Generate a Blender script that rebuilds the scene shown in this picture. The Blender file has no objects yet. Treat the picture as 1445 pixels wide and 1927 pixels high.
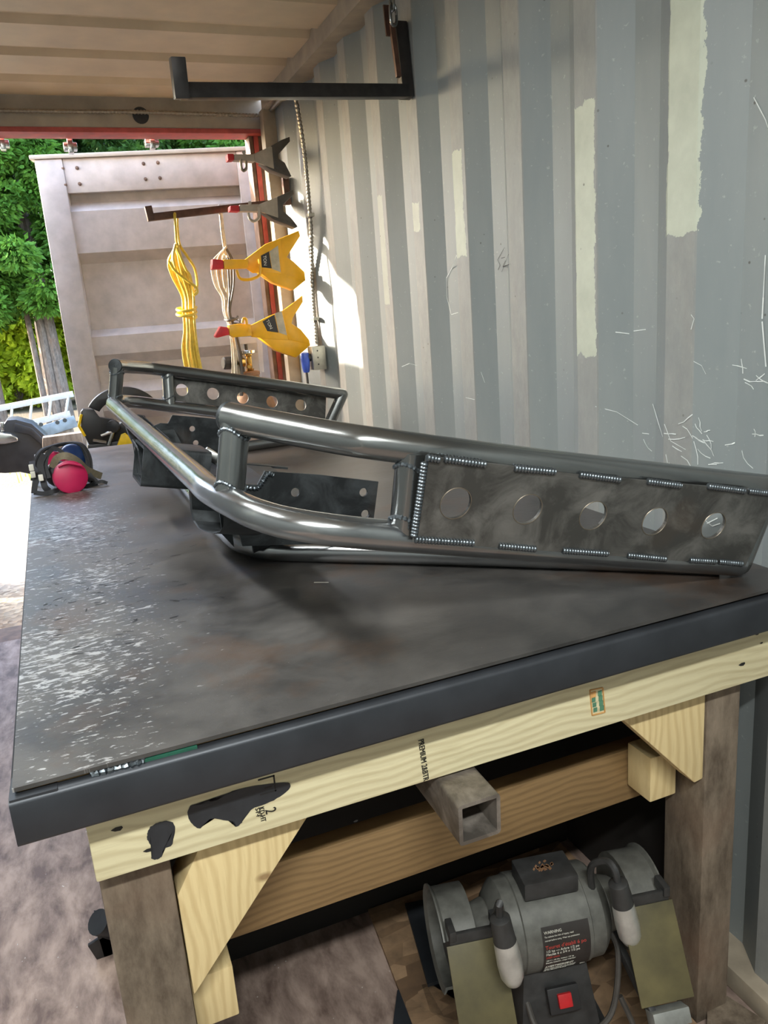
import bpy, bmesh, math, random
from mathutils import Vector as V, Matrix
import numpy as np
random.seed(4)
S = bpy.context.scene
COL = S.collection
rad = math.radians

# ------------------------------------------------------------------ camera
W, H, F = 1445, 1927, 1468.0
yaw, pit, rol = rad(20.894), rad(14.474), rad(4.354)
fw = V((math.sin(yaw)*math.cos(pit), math.cos(yaw)*math.cos(pit), -math.sin(pit)))
r0 = V((math.cos(yaw), -math.sin(yaw), 0)); d0 = fw.cross(r0)
CR = r0*math.cos(rol)+d0*math.sin(rol); CD = d0*math.cos(rol)-r0*math.sin(rol)
CAM = V((0, 0, 1.4))
cd = bpy.data.cameras.new('camera'); cam = bpy.data.objects.new('camera', cd); COL.objects.link(cam)
cd.sensor_fit = 'VERTICAL'; cd.sensor_height = 36; cd.lens = F/H*36
cd.clip_start = .02; cd.clip_end = 200
m = Matrix.Identity(4)
for i in range(3):
    m[i][0] = CR[i]; m[i][1] = -CD[i]; m[i][2] = -fw[i]; m[i][3] = CAM[i]
cam.matrix_world = m
S.camera = cam

# ------------------------------------------------------------------ light and exposure
S.view_settings.view_transform = 'Standard'
S.view_settings.look = 'None'
S.view_settings.gamma = 1
S.view_settings.use_curve_mapping = False
S.view_settings.exposure = 0.22
wd = bpy.data.worlds.new('sky'); S.world = wd; wd.use_nodes = True
wn = wd.node_tree.nodes; wl = wd.node_tree.links
bg = wn['Background']; sk = wn.new('ShaderNodeTexSky'); sk.sky_type = 'NISHITA'
sk.sun_disc = False; sk.sun_elevation = rad(28); sk.sun_rotation = rad(-60)
sk.air_density = 1.0; sk.dust_density = 2.5
wl.new(sk.outputs[0], bg.inputs[0]); bg.inputs[1].default_value = 2.0
sd = bpy.data.lights.new('sun', 'SUN'); sd.energy = 20; sd.angle = rad(.55); sd.color = (1, .91, .76)
so = bpy.data.objects.new('sun', sd); COL.objects.link(so)
SUN = V((1, -.495, -.386)).normalized()
so.rotation_euler = SUN.to_track_quat('-Z', 'Y').to_euler()
so.location = (-4, 8, 6)
def area(name, loc, sx, sy, power, color, target):
    l = bpy.data.lights.new(name, 'AREA'); l.shape = 'RECTANGLE'; l.size = sx; l.size_y = sy
    l.energy = power; l.color = color
    o = bpy.data.objects.new(name, l); COL.objects.link(o); o.location = loc
    o.rotation_euler = (V(target)-V(loc)).to_track_quat('-Z', 'Y').to_euler()
    return o
area('strip_light_lamp', (-.05, -.55, 2.325), 1.1, .10, 60, (.97, 1, .97), (-.05, -.549, 0))
area('added_fill_lamp_rear', (-.62, 1.25, 2.325), .10, 1.1, 38, (.97, 1, .98), (-.62, 1.251, 0))  # added fill lamp, unseen, brightens the wall and bench top

# ------------------------------------------------------------------ helpers
def ray(x, y): return fw + CR*((x-W/2)/F) + CD*((y-H/2)/F)
def atY(x, y, Y): r = ray(x, y); return CAM + r*(Y/r.y)
def atX(x, y, X): r = ray(x, y); return CAM + r*(X/r.x)
def atZ(x, y, Z): r = ray(x, y); return CAM + r*((Z-1.4)/r.z)
def atP(x, y, p, n): r = ray(x, y); return CAM + r*(((p-CAM).dot(n))/r.dot(n))

def tag(o, label=None, cat=None, group=None, kind=None):
    if label: o['label'] = label
    if cat: o['category'] = cat
    if group: o['group'] = group
    if kind: o['kind'] = kind
    return o
def thing(name, label, cat, loc=(0, 0, 0), group=None):
    o = bpy.data.objects.new(name, None); COL.objects.link(o); o.location = loc
    o.empty_display_size = .05
    return tag(o, label, cat, group)
def wloc(o):
    l = V((0, 0, 0))
    while o: l += o.location; o = o.parent
    return l
def obj(name, bm, mat, parent=None, smooth=True, label=None, bevel=0, auto=35):
    """mesh built in world coordinates, stored relative to its parent"""
    off = wloc(parent) if parent else V((0, 0, 0))
    if isinstance(bm, bmesh.types.BMesh):
        bmesh.ops.recalc_face_normals(bm, faces=bm.faces)
        me = bpy.data.meshes.new(name)
        if off.length: bmesh.ops.translate(bm, verts=bm.verts, vec=-off)
        if bevel:
            es = [e for e in bm.edges if len(e.link_faces) == 2 and e.calc_face_angle(0) > .6]
            bmesh.ops.bevel(bm, geom=es, offset=bevel, segments=2, affect='EDGES', profile=.6, clamp_overlap=True)
        bm.to_mesh(me); bm.free()
    else:
        me = bm
        if off.length: me.transform(Matrix.Translation(-off))
    o = bpy.data.objects.new(name, me); COL.objects.link(o)
    me.materials.append(mat)
    if smooth and len(me.polygons):
        me.polygons.foreach_set('use_smooth', [True]*len(me.polygons))
        me.set_sharp_from_angle(angle=rad(auto))
    if parent: o.parent = parent
    if label: o['label'] = label
    return o
def BM(): return bmesh.new()
def box(bm, lo, hi):
    c = [bm.verts.new((x, y, z)) for x in (lo[0], hi[0]) for y in (lo[1], hi[1]) for z in (lo[2], hi[2])]
    for f in ((0, 1, 3, 2), (4, 6, 7, 5), (0, 4, 5, 1), (2, 3, 7, 6), (0, 2, 6, 4), (1, 5, 7, 3)):
        bm.faces.new([c[i] for i in f])
    return bm
def obox(bm, c, ax, ay, az, hx, hy, hz):
    ax, ay, az = [V(a).normalized() for a in (ax, ay, az)]; c = V(c)
    v = [bm.verts.new(c+ax*hx*i+ay*hy*j+az*hz*k) for i in (-1, 1) for j in (-1, 1) for k in (-1, 1)]
    for f in ((0, 1, 3, 2), (4, 6, 7, 5), (0, 4, 5, 1), (2, 3, 7, 6), (0, 2, 6, 4), (1, 5, 7, 3)):
        bm.faces.new([v[i] for i in f])
    return bm
def bar(bm, a, b, w, h, up=(0, 0, 1)):
    a, b = V(a), V(b); d = (b-a).normalized(); s = d.cross(V(up)).normalized(); u = s.cross(d)
    return obox(bm, (a+b)/2, d, s, u, (b-a).length/2, w/2, h/2)
def prism(bm, pts, ext):
    pts = [V(p) for p in pts]; ext = V(ext)
    a = [bm.verts.new(p) for p in pts]; b = [bm.verts.new(p+ext) for p in pts]
    bm.faces.new(a); bm.faces.new(b[::-1])
    n = len(a)
    for i in range(n): bm.faces.new((a[i], b[i], b[(i+1) % n], a[(i+1) % n]))
    return bm
def tube(bm, pts, r, seg=16, cap=True, rf=None):
    pts = [V(p) for p in pts]; n = len(pts); rings = []
    t0 = (pts[1]-pts[0]).normalized()
    u = t0.orthogonal().normalized()
    for i, p in enumerate(pts):
        t = (pts[min(i+1, n-1)]-pts[max(i-1, 0)]).normalized()
        u = (u-t*u.dot(t)).normalized(); w = t.cross(u)
        rr = rf(i/(n-1)) if rf else (r[i] if isinstance(r, (list, tuple)) else r)
        rings.append([bm.verts.new(p+(u*math.cos(k*2*math.pi/seg)+w*math.sin(k*2*math.pi/seg))*rr) for k in range(seg)])
    for a, b in zip(rings, rings[1:]):
        for k in range(seg): bm.faces.new((a[k], a[(k+1) % seg], b[(k+1) % seg], b[k]))
    if cap: bm.faces.new(rings[0][::-1]); bm.faces.new(rings[-1])
    return bm
def catmull(P, n=8):
    P = [V(p) for p in P]; Q = [P[0]*2-P[1]]+P+[P[-1]*2-P[-2]]; out = []
    for i in range(1, len(Q)-2):
        a, b, c, d = Q[i-1:i+3]
        for k in range(n):
            t = k/n; out.append(.5*((2*b)+(c-a)*t+(2*a-5*b+4*c-d)*t*t+(3*b-a-3*c+d)*t**3))
    out.append(P[-1]); return out
def lathe(bm, o, axis, prof, seg=32, cap=True):
    o = V(o); a = V(axis).normalized(); u = a.orthogonal().normalized(); w = a.cross(u); rings = []
    for t, r in prof:
        rings.append([bm.verts.new(o+a*t+(u*math.cos(k*2*math.pi/seg)+w*math.sin(k*2*math.pi/seg))*max(r, 1e-4)) for k in range(seg)])
    for p, q in zip(rings, rings[1:]):
        for k in range(seg): bm.faces.new((p[k], p[(k+1) % seg], q[(k+1) % seg], q[k]))
    if cap: bm.faces.new(rings[0][::-1]); bm.faces.new(rings[-1])
    return bm
def plate(bm, outer, holes, o, ux, uy, n, th, seg=28):
    """flat plate with round holes. outer: 2D points, holes: (x, y, r); plane origin o, axes ux uy, thickness th along n"""
    o, ux, uy, n = V(o), V(ux), V(uy), V(n); t = bmesh.new(); E = []
    def loop(pts):
        vs = [t.verts.new((p[0], p[1], 0)) for p in pts]
        for i in range(len(vs)): E.append(t.edges.new((vs[i], vs[(i+1) % len(vs)])))
    loop(outer)
    for x, y, r in holes: loop([(x+r*math.cos(k*2*math.pi/seg), y+r*math.sin(k*2*math.pi/seg)) for k in range(seg)])
    bmesh.ops.triangle_fill(t, edges=E, use_beauty=True)
    f0 = t.faces[:]
    r = bmesh.ops.extrude_face_region(t, geom=f0)
    bmesh.ops.translate(t, verts=[g for g in r['geom'] if isinstance(g, bmesh.types.BMVert)], vec=(0, 0, 1))
    mp = {}
    for v in t.verts: mp[v] = bm.verts.new(o+ux*v.co.x+uy*v.co.y+n*(v.co.z-.5)*th)
    for f in t.faces:
        bm.faces.new([mp[v] for v in f.verts])
    if not any(len(e.link_faces) > 2 for e in t.edges) and not [f for f in f0 if f.is_valid]: pass
    t.free(); return bm
def ball(bm, c, r, s=(1, 1, 1), seg=16):
    M = Matrix.Translation(V(c)) @ Matrix.Diagonal((s[0]*r, s[1]*r, s[2]*r, 1))
    bmesh.ops.create_uvsphere(bm, u_segments=seg, v_segments=seg//2+2, radius=1, matrix=M); return bm
def text_mesh(body, size, o, ux, uy, th=.0004, align='LEFT', bold=0):
    c = bpy.data.curves.new('writing', 'FONT'); c.body = body; c.size = size; c.extrude = th; c.align_x = align
    c.resolution_u = 3; c.offset = bold
    ob = bpy.data.objects.new('tmp', c); COL.objects.link(ob)
    bpy.context.view_layer.update()
    me = bpy.data.meshes.new_from_object(ob.evaluated_get(bpy.context.evaluated_depsgraph_get()))
    bpy.data.objects.remove(ob); bpy.data.curves.remove(c)
    ux, uy = V(ux).normalized(), V(uy).normalized(); n = ux.cross(uy); M = Matrix.Identity(4)
    for i in range(3): M[i][0], M[i][1], M[i][2], M[i][3] = ux[i], uy[i], n[i], o[i]
    me.transform(M); return me

# ------------------------------------------------------------------ materials
def lin(c):
    return tuple((v/255/12.92 if v/255 <= .04045 else ((v/255+.055)/1.055)**2.4) for v in c)+(1,)
class G:
    def __init__(s, name):
        s.m = bpy.data.materials.new(name); s.m.use_nodes = True; s.t = s.m.node_tree; s.N = s.t.nodes; s.L = s.t.links
        s.b = s.N['Principled BSDF']; s.tc = s.N.new('ShaderNodeTexCoord')
    def set(s, inp, v):
        i = s.b.inputs[inp]
        if hasattr(v, 'is_linked') or hasattr(v, 'links'): s.L.new(v, i)
        else: i.default_value = v
        return s
    def put(s, node, idx, v):
        if hasattr(v, 'links'): s.L.new(v, node.inputs[idx])
        elif v is not None: node.inputs[idx].default_value = v
    def math(s, op, a, b=None, c=None, clamp=False):
        n = s.N.new('ShaderNodeMath'); n.operation = op; n.use_clamp = clamp
        for i, v in enumerate((a, b, c)): s.put(n, i, v)
        return n.outputs[0]
    def mix(s, f, a, b, mode='MIX'):
        n = s.N.new('ShaderNodeMix'); n.data_type = 'RGBA'; n.blend_type = mode
        s.put(n, 0, f); s.put(n, 6, a); s.put(n, 7, b); return n.outputs[2]
    def co(s, scale=(1, 1, 1), rot=(0, 0, 0), loc=(0, 0, 0)):
        n = s.N.new('ShaderNodeMapping'); s.L.new(s.tc.outputs['Object'], n.inputs[0])
        n.inputs[1].default_value = loc; n.inputs[2].default_value = rot; n.inputs[3].default_value = scale; return n.outputs[0]
    def noise(s, scale, detail=4, rough=.55, vec=None, dist=0):
        n = s.N.new('ShaderNodeTexNoise'); s.put(n, 'Vector', vec if vec is not None else s.tc.outputs['Object'])
        n.inputs['Scale'].default_value = scale; n.inputs['Detail'].default_value = detail
        n.inputs['Roughness'].default_value = rough; n.inputs['Distortion'].default_value = dist; return n.outputs[0]
    def vor(s, scale, vec=None, feat='F1', out=0):
        n = s.N.new('ShaderNodeTexVoronoi'); s.put(n, 'Vector', vec if vec is not None else s.tc.outputs['Object'])
        n.feature = feat; n.inputs['Scale'].default_value = scale; return n.outputs[out]
    def ramp(s, f, p0, p1, v0=0, v1=1):
        n = s.N.new('ShaderNodeMapRange'); s.put(n, 0, f); n.inputs[1].default_value = p0; n.inputs[2].default_value = p1
        n.inputs[3].default_value = v0; n.inputs[4].default_value = v1; return n.outputs[0]
    def xyz(s):
        n = s.N.new('ShaderNodeSeparateXYZ'); s.L.new(s.tc.outputs['Object'], n.inputs[0]); return n.outputs
    def bump(s, h, strength=.3, dist=.01):
        n = s.N.new('ShaderNodeBump'); n.inputs['Strength'].default_value = strength; n.inputs['Distance'].default_value = dist
        s.L.new(h, n.inputs['Height']); s.L.new(n.outputs[0], s.b.inputs['Normal']); return s
def plain(name, c, rough=.6, metal=0, var=.12, sc=30, bump=.15, spec=None, vec=None):
    g = G(name); a = lin(c); n = g.noise(sc, 5, vec=vec)
    d = tuple(x*(1-var*2) for x in a[:3])+(1,); l = tuple(min(1, x*(1+var*1.4)) for x in a[:3])+(1,)
    g.set('Base Color', g.mix(g.ramp(n, .3, .7), d, l)).set('Roughness', g.ramp(n, .2, .8, rough*.85, min(1, rough*1.15))).set('Metallic', metal)
    if bump: g.bump(n, bump, .002)
    if spec is not None: g.set('Specular IOR Level', spec)
    return g.m

# bare polished steel
def steel(name, base, rough, tint=True, sc=1):
    g = G(name)
    n = g.noise(9, 6, .6); n2 = g.noise(60, 4, .6, vec=g.co((1, 1, 1)))
    st = g.noise(40, 3, .6, vec=g.co((.15, 1, 6)))
    c = g.mix(g.ramp(n, .3, .75), tuple(x*.84 for x in base[:3])+(1,), base)
    c = g.mix(g.ramp(g.noise(6, 3, .5, vec=g.co((1, 1, 1), loc=(4, 2, 1))), .60, .75, 0, .4), c, (base[0]*.75, base[1]*.66, base[2]*.55, 1))
    g.set('Base Color', c).set('Metallic', .92).set('Roughness', g.ramp(g.math('ADD', st, n), .7, 1.35, rough*.8, rough*1.25))
    g.bump(st, .025, .0006)
    return g.m
M_tube = steel('bare_steel_tube', (.25, .26, .258, 1), .22)
M_tubec = steel('polished_steel_tube', (.34, .352, .36, 1), .21)
def platesteel(name, base, lo=.4):
    g = G(name); n = g.noise(14, 7, .65, dist=.6); n2 = g.noise(70, 5, .7); n3 = g.noise(5, 3)
    c = g.mix(g.ramp(n, .42, .66), tuple(x*.65 for x in base[:3])+(1,), tuple(min(1, x*1.55) for x in base[:3])+(1,))
    c = g.mix(g.ramp(n3, .6, .78, 0, .45), c, (.16, .10, .06, 1)); c = g.mix(g.ramp(n2, .66, .8, 0, .4), c, (.3, .29, .25, 1))
    g.set('Base Color', c).set('Metallic', .7).set('Roughness', g.ramp(n, .3, .7, lo, lo+.22)); g.bump(n2, .12, .001); return g.m
M_wing = platesteel('mill_scale_plate', (.15, .147, .138, 1), .36)
M_brk = platesteel('dark_bracket_steel', (.052, .058, .062, 1), .42)
M_chan = plain('dark_steel_channel', (58, 61, 66), .42, .45, .10, 14)
M_weld = steel('weld_bead_steel', (.17, .195, .215, 1), .36)
M_cutedge = plain('cut_steel_edge', (150, 140, 125), .4, .9, sc=80)
# bench top sheet
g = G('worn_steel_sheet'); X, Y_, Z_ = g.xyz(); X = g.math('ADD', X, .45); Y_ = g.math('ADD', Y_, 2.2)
n = g.noise(6, 8, .62, dist=.4); nb = g.noise(1.7, 4, .5)
c = g.mix(g.ramp(n, .35, .7), (.045, .043, .042, 1), (.12, .113, .106, 1))
c = g.mix(g.ramp(g.noise(3.3, 5, .6, vec=g.co((1, 1, 1), loc=(3, 1, 0))), .56, .72, 0, .75), c, (.115, .062, .034, 1))
gy = g.ramp(Y_, 1.4, 2.9, 0, .6); c = g.mix(g.math('MULTIPLY', gy, g.ramp(n, .3, .6, .5, 1)), c, (.17, .135, .11, 1))  # lighter brown towards the far end, sheen put into the colour
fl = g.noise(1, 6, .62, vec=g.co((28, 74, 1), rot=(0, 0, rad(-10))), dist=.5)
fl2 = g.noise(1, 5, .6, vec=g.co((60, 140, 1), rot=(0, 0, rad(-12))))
wear_glint = g.math('MULTIPLY', g.ramp(X, .30, -.02), g.ramp(nb, .36, .58, .45, 1))  # pale flakes thicken to the left: scratches plus glints painted into the colour
th = g.math('MULTIPLY_ADD', wear_glint, -.26, .805)
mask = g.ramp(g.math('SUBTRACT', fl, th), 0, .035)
mask2 = g.math('MULTIPLY', g.ramp(g.math('SUBTRACT', fl2, g.math('MULTIPLY_ADD', wear_glint, -.26, .80)), 0, .03), .8)
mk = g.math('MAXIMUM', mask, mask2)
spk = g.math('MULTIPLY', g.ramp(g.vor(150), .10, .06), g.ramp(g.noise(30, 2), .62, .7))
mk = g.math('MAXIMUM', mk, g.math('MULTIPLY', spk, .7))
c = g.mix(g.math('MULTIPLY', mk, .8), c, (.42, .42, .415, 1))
g.set('Base Color', c).set('Metallic', .35).set('Roughness', g.ramp(n, .3, .7, .36, .56))
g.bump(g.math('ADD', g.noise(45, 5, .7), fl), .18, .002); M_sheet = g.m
# corrugated painted wall
PIT, YK = .2886, 1.245
g = G('grey_container_paint'); X, Y_, Z_ = g.xyz()
u = g.math('DIVIDE', g.math('SUBTRACT', Y_, YK), PIT); fr = g.math('FRACT', g.math('ADD', u, 20))
nj = g.noise(28, 5, .7, vec=g.co((1, 1, .5))); nw = g.noise(5, 5, .6, vec=g.co((1, 1, .25)))
strip = g.math('MULTIPLY', g.math('GREATER_THAN', fr, .735), 1)
base = g.mix(g.ramp(nw, .3, .7), lin((124, 131, 132)), lin((140, 145, 144)))
base = g.mix(g.ramp(g.noise(90, 3), .66, .74, 0, .5), base, lin((172, 176, 172)))
wcol = g.mix(g.ramp(nj, .35, .65), lin((131, 129, 126)), lin((151, 149, 143)))
dirt = g.ramp(g.noise(9, 6, .7, vec=g.co((1, 1, .12))), .5, .66, 0, .65)
c = g.mix(g.math('MULTIPLY', strip, g.math('MULTIPLY_ADD', dirt, .6, .55)), base, wcol)
jag = g.math('MULTIPLY', g.math('SUBTRACT', nj, .5), .045)
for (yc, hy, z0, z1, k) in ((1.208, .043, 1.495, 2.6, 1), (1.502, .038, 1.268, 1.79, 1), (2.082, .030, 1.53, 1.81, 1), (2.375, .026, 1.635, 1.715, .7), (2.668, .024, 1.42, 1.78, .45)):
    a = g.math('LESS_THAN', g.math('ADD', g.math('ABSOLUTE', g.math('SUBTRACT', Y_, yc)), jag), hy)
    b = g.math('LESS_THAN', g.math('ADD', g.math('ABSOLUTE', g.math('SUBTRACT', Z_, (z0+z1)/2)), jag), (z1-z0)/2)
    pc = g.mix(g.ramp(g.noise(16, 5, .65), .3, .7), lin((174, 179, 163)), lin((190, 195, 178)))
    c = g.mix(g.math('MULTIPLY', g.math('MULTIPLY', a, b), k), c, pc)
spots = g.math('MULTIPLY', g.ramp(g.vor(26), .085, .05), g.ramp(g.noise(4, 2), .52, .6))
c = g.mix(g.math('MULTIPLY', spots, .75), c, lin((70, 62, 55)))
g.set('Base Color', c).set('Roughness', .52); g.bump(g.noise(120, 4), .08, .001); M_wall = g.m
M_ceil = plain('tan_ceiling_paint', (206, 186, 158), .5, 0, .07, 5)
M_rail = plain('worn_rail_paint', (160, 148, 130), .6, 0, .12, 12)
M_head = plain('header_paint', (160, 152, 140), .55, 0, .1, 9)
M_red = plain('red_gasket_paint', (170, 80, 76), .6, 0, .15, 20)
M_door = plain('mauve_grey_door_paint', (180, 174, 171), .5, 0, .08, 14, vec=None)
M_post = plain('rusty_corner_post', (120, 98, 84), .7, .1, .25, 16)
M_rubber = plain('black_rubber', (30, 29, 29), .55, 0, .1, 60)
# plywood floor
g = G('stained_plywood'); n = g.noise(7, 8, .65, vec=g.co((2.4, 1.0, 1)), dist=.25); n2 = g.noise(1.6, 4)
c = g.mix(g.ramp(n, .36, .64), (.13, .086, .070, 1), (.40, .30, .25, 1))
c = g.mix(g.ramp(n2, .5, .72, 0, .5), c, (.06, .042, .038, 1))
c = g.mix(g.math('MULTIPLY', g.ramp(g.vor(60), .12, .05), g.ramp(g.noise(14, 2), .58, .66)), c, (.7, .67, .63, 1))
g.set('Base Color', c).set('Roughness', .62); g.bump(n, .3, .004); M_floor = g.m
g = G('strand_board'); v = g.vor(13, vec=g.co((1, 2.6, 1), rot=(0, 0, .6)), out=1); n = g.noise(30, 5)
bw = g.N.new('ShaderNodeRGBToBW'); g.L.new(v, bw.inputs[0])
c = g.mix(bw.outputs[0], (.10, .055, .028, 1), (.42, .27, .155, 1)); c = g.mix(g.ramp(n, .4, .7, 0, .5), c, (.09, .06, .04, 1))
g.set('Base Color', c).set('Roughness', .7); M_osb = g.m
# sawn lumber
def lumber(name, c0, c1, knot=(.22, .12, .05, 1), axis='X', sc=1):
    g = G(name)
    s = {'X': (.9, 1, 7), 'Z': (7, 1, .9), 'D': (3, 1, 3)}[axis]
    warp = g.noise(2.2*sc, 3, .5, vec=g.co(tuple(v*.6 for v in s)), dist=.6)
    w = g.N.new('ShaderNodeTexWave'); w.wave_type = 'BANDS'; w.bands_direction = {'X': 'Z', 'Z': 'X', 'D': 'DIAGONAL'}[axis]
    g.L.new(g.co((.5, 1, 1) if axis == 'X' else (1, 1, .5)), w.inputs[0]); w.inputs['Scale'].default_value = 22*sc
    w.inputs['Distortion'].default_value = 20; w.inputs['Detail'].default_value = 2.5; w.inputs['Detail Scale'].default_value = .22; w.inputs['Detail Roughness'].default_value = .6
    fine = g.noise(60, 4, .6, vec=g.co((.25, 1, 3) if axis != 'Z' else (3, 1, .25)))
    c = g.mix(g.ramp(w.outputs[0], .35, 1.0, 0, .42), c0, c1)
    c = g.mix(g.ramp(fine, .5, .75, 0, .35), c, c1)
    kn = g.ramp(g.vor(5.5, vec=g.co((1, 1, 1.7))), .085, .03)
    c = g.mix(g.math('MULTIPLY', kn, .8), c, knot)
    c = g.mix(g.ramp(warp, .55, .75, 0, .3), c, tuple(x*.8 for x in c1[:3])+(1,))
    g.set('Base Color', c).set('Roughness', .62); g.bump(w.outputs[0], .12, .002); return g.m
M_pine = lumber('pale_pine', lin((220, 210, 172)), lin((180, 164, 124)))
M_pined = lumber('pale_pine_brace', lin((222, 200, 150)), lin((186, 158, 108)), axis='Z')
M_oldbeam = lumber('aged_brown_lumber', lin((142, 114, 76)), lin((98, 75, 48)))
def oldwood(name, a, b):
    g = G(name); n = g.noise(26, 8, .7, vec=g.co((1, 1, .35))); n2 = g.noise(4, 4)
    c = g.mix(g.ramp(n, .34, .66), a, b); c = g.mix(g.ramp(n2, .5, .7, 0, .45), c, (.16, .085, .05, 1))
    g.set('Base Color', c).set('Roughness', .78); g.bump(n, .45, .004); return g.m
M_leg = oldwood('weathered_post_wood', (.085, .062, .042, 1), (.235, .185, .135, 1))
M_under = plain('undershade_board', (34, 31, 29), .8, 0, .2, 12)  # near-black, puts the under-bench shade into the added boards
M_ink = plain('black_ink', (28, 27, 26), .6, sc=60)
M_blackpaint = plain('flat_black_spray_paint', (44, 46, 50), .55, 0, .15, 40)
M_green = plain('green_ink', (84, 132, 104), .7); M_orange = plain('orange_ink', (208, 158, 96), .7)
M_chalk = plain('white_chalk', (215, 220, 218), .8); M_greenpaint = plain('dark_green_paint', (36, 88, 70), .5)
M_armsteel = plain('black_painted_square_tube', (58, 55, 54), .38, .55, .15, 25)
M_armbrown = plain('brown_primed_steel', (92, 66, 54), .5, .4, .2, 25)
M_conduit = plain('galvanised_conduit', (160, 152, 140), .38, .85, .12, 60)
M_zinc = plain('zinc_box', (176, 172, 160), .4, .8, .1, 30)
M_blue = plain('blue_plug_plastic', (64, 92, 190), .35)
M_yel = plain('yellow_enamel', (240, 176, 26), .35, 0, .06, 18)
M_dkgrey = plain('dark_grey_enamel', (88, 82, 76), .45, .2, .15, 20)
M_ltgrey = plain('light_grey_enamel', (176, 164, 148), .45, .1, .1, 20)
M_redp = plain('red_rubber_tip', (200, 40, 44), .45)
M_lab = plain('pale_label', (186, 174, 150), .5); M_labk = plain('black_label', (46, 42, 40), .45)
M_cordy = plain('yellow_cord_jacket', (222, 190, 70), .45, 0, .12, 40); M_cordw = plain('grey_white_cord_jacket', (190, 182, 164), .45, 0, .15, 40)
M_cordd = plain('dark_grey_cord_jacket', (70, 66, 62), .5)
M_brass = plain('brass', (196, 158, 84), .28, .95, .12, 30); M_chrome = plain('chrome', (210, 210, 205), .15, .95, .05, 20)
M_cyl = plain('rust_brown_cylinder_paint', (150, 112, 82), .6, .1, .2, 20)
M_navy = plain('dark_blue_plastic', (28, 50, 92), .3, 0, .1, 20); M_mag = plain('magenta_filter_plastic', (176, 22, 74), .45, 0, .06, 30)
M_strap = plain('black_webbing', (34, 35, 38), .75, 0, .15, 200); M_olive = plain('olive_grey_webbing', (112, 104, 84), .75, 0, .1, 150)
M_blk = plain('black_plastic', (40, 39, 40), .42, 0, .15, 18); M_rubgrey = plain('grey_foam', (92, 92, 94), .6)
M_saw = plain('saw_black', (30, 30, 32), .4, 0, .1, 18); M_sawy = plain('saw_yellow', (232, 196, 20), .4)
M_alu = plain('ladder_aluminium', (158, 153, 146), .45, .2, .06, 20)
M_galv = plain('galvanised_rail', (110, 116, 122), .45, .6, .15, 9)
M_grind = plain('grey_hammered_paint', (98, 98, 93), .5, .15, .14, 45)
M_gdark = plain('dark_grey_grinder_metal', (62, 62, 62), .5, .3, .15, 40)
M_cap = plain('worn_aluminium_cap', (205, 205, 200), .32, .6, .1, 30)
g = G('dusty_yellow_shield'); n = g.noise(12, 6); X, Y_, Z_ = g.xyz()
g.set('Base Color', g.mix(g.ramp(n, .35, .65), lin((80, 74, 52)), lin((106, 98, 66)))).set('Roughness', .45).set('Alpha', .93); M_shield = g.m
M_yedge = plain('yellow_shield_edge', (186, 166, 20), .35)
M_block = plain('grey_tool_rest', (150, 152, 148), .55, .5, .15, 30); M_redsw = plain('red_rocker_switch', (178, 30, 34), .4)
M_text = plain('white_label_ink', (214, 212, 200), .6); M_textr = plain('red_label_ink', (190, 70, 60), .6)
M_bark = oldwood('cedar_bark', (.045, .032, .025, 1), (.15, .115, .09, 1))
def leafmat(name, a, b, tr):
    g = G(name); n = g.noise(3, 5, .7); n2 = g.noise(40, 2)
    c = g.mix(g.ramp(g.math('ADD', n, g.math('MULTIPLY', n2, .4)), .5, .95), lin(a), lin(b))
    g.set('Base Color', c).set('Roughness', .6).set('Specular IOR Level', .2)
    t = g.N.new('ShaderNodeBsdfTranslucent'); g.L.new(c, t.inputs[0])
    mx = g.N.new('ShaderNodeMixShader'); mx.inputs[0].default_value = tr
    g.L.new(g.b.outputs[0], mx.inputs[1]); g.L.new(t.outputs[0], mx.inputs[2])
    g.L.new(mx.outputs[0], g.N['Material Output'].inputs[0]); return g.m
M_leaf = leafmat('cedar_foliage', (46, 82, 28), (112, 158, 58), .35)
M_leafd = leafmat('dark_cedar_foliage', (36, 62, 28), (84, 122, 50), .3)
M_shrub = leafmat('bright_shrub_leaves', (120, 150, 24), (214, 224, 70), .5)
M_grass = leafmat('grass_blades', (100, 130, 50), (176, 196, 90), .4)
# gravel
g = G('sunlit_gravel'); v = g.vor(30, out=1); bw = g.N.new('ShaderNodeRGBToBW'); g.L.new(v, bw.inputs[0]); n = g.noise(.9, 5)
c = g.mix(bw.outputs[0], lin((96, 82, 66)), lin((176, 160, 136))); c = g.mix(g.ramp(n, .48, .66, 0, .55), c, lin((168, 112, 68)))
Yg = g.xyz()[1]; c = g.mix(g.ramp(g.math('ADD', Yg, n), 5.6, 6.1), c, lin((122, 117, 110)))
c = g.mix(g.ramp(g.math('ADD', Yg, n), 8.6, 9.4), c, lin((90, 80, 64)))
g.set('Base Color', c).set('Roughness', .9); g.bump(g.vor(30), .6, .01); M_gravel = g.m

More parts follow.
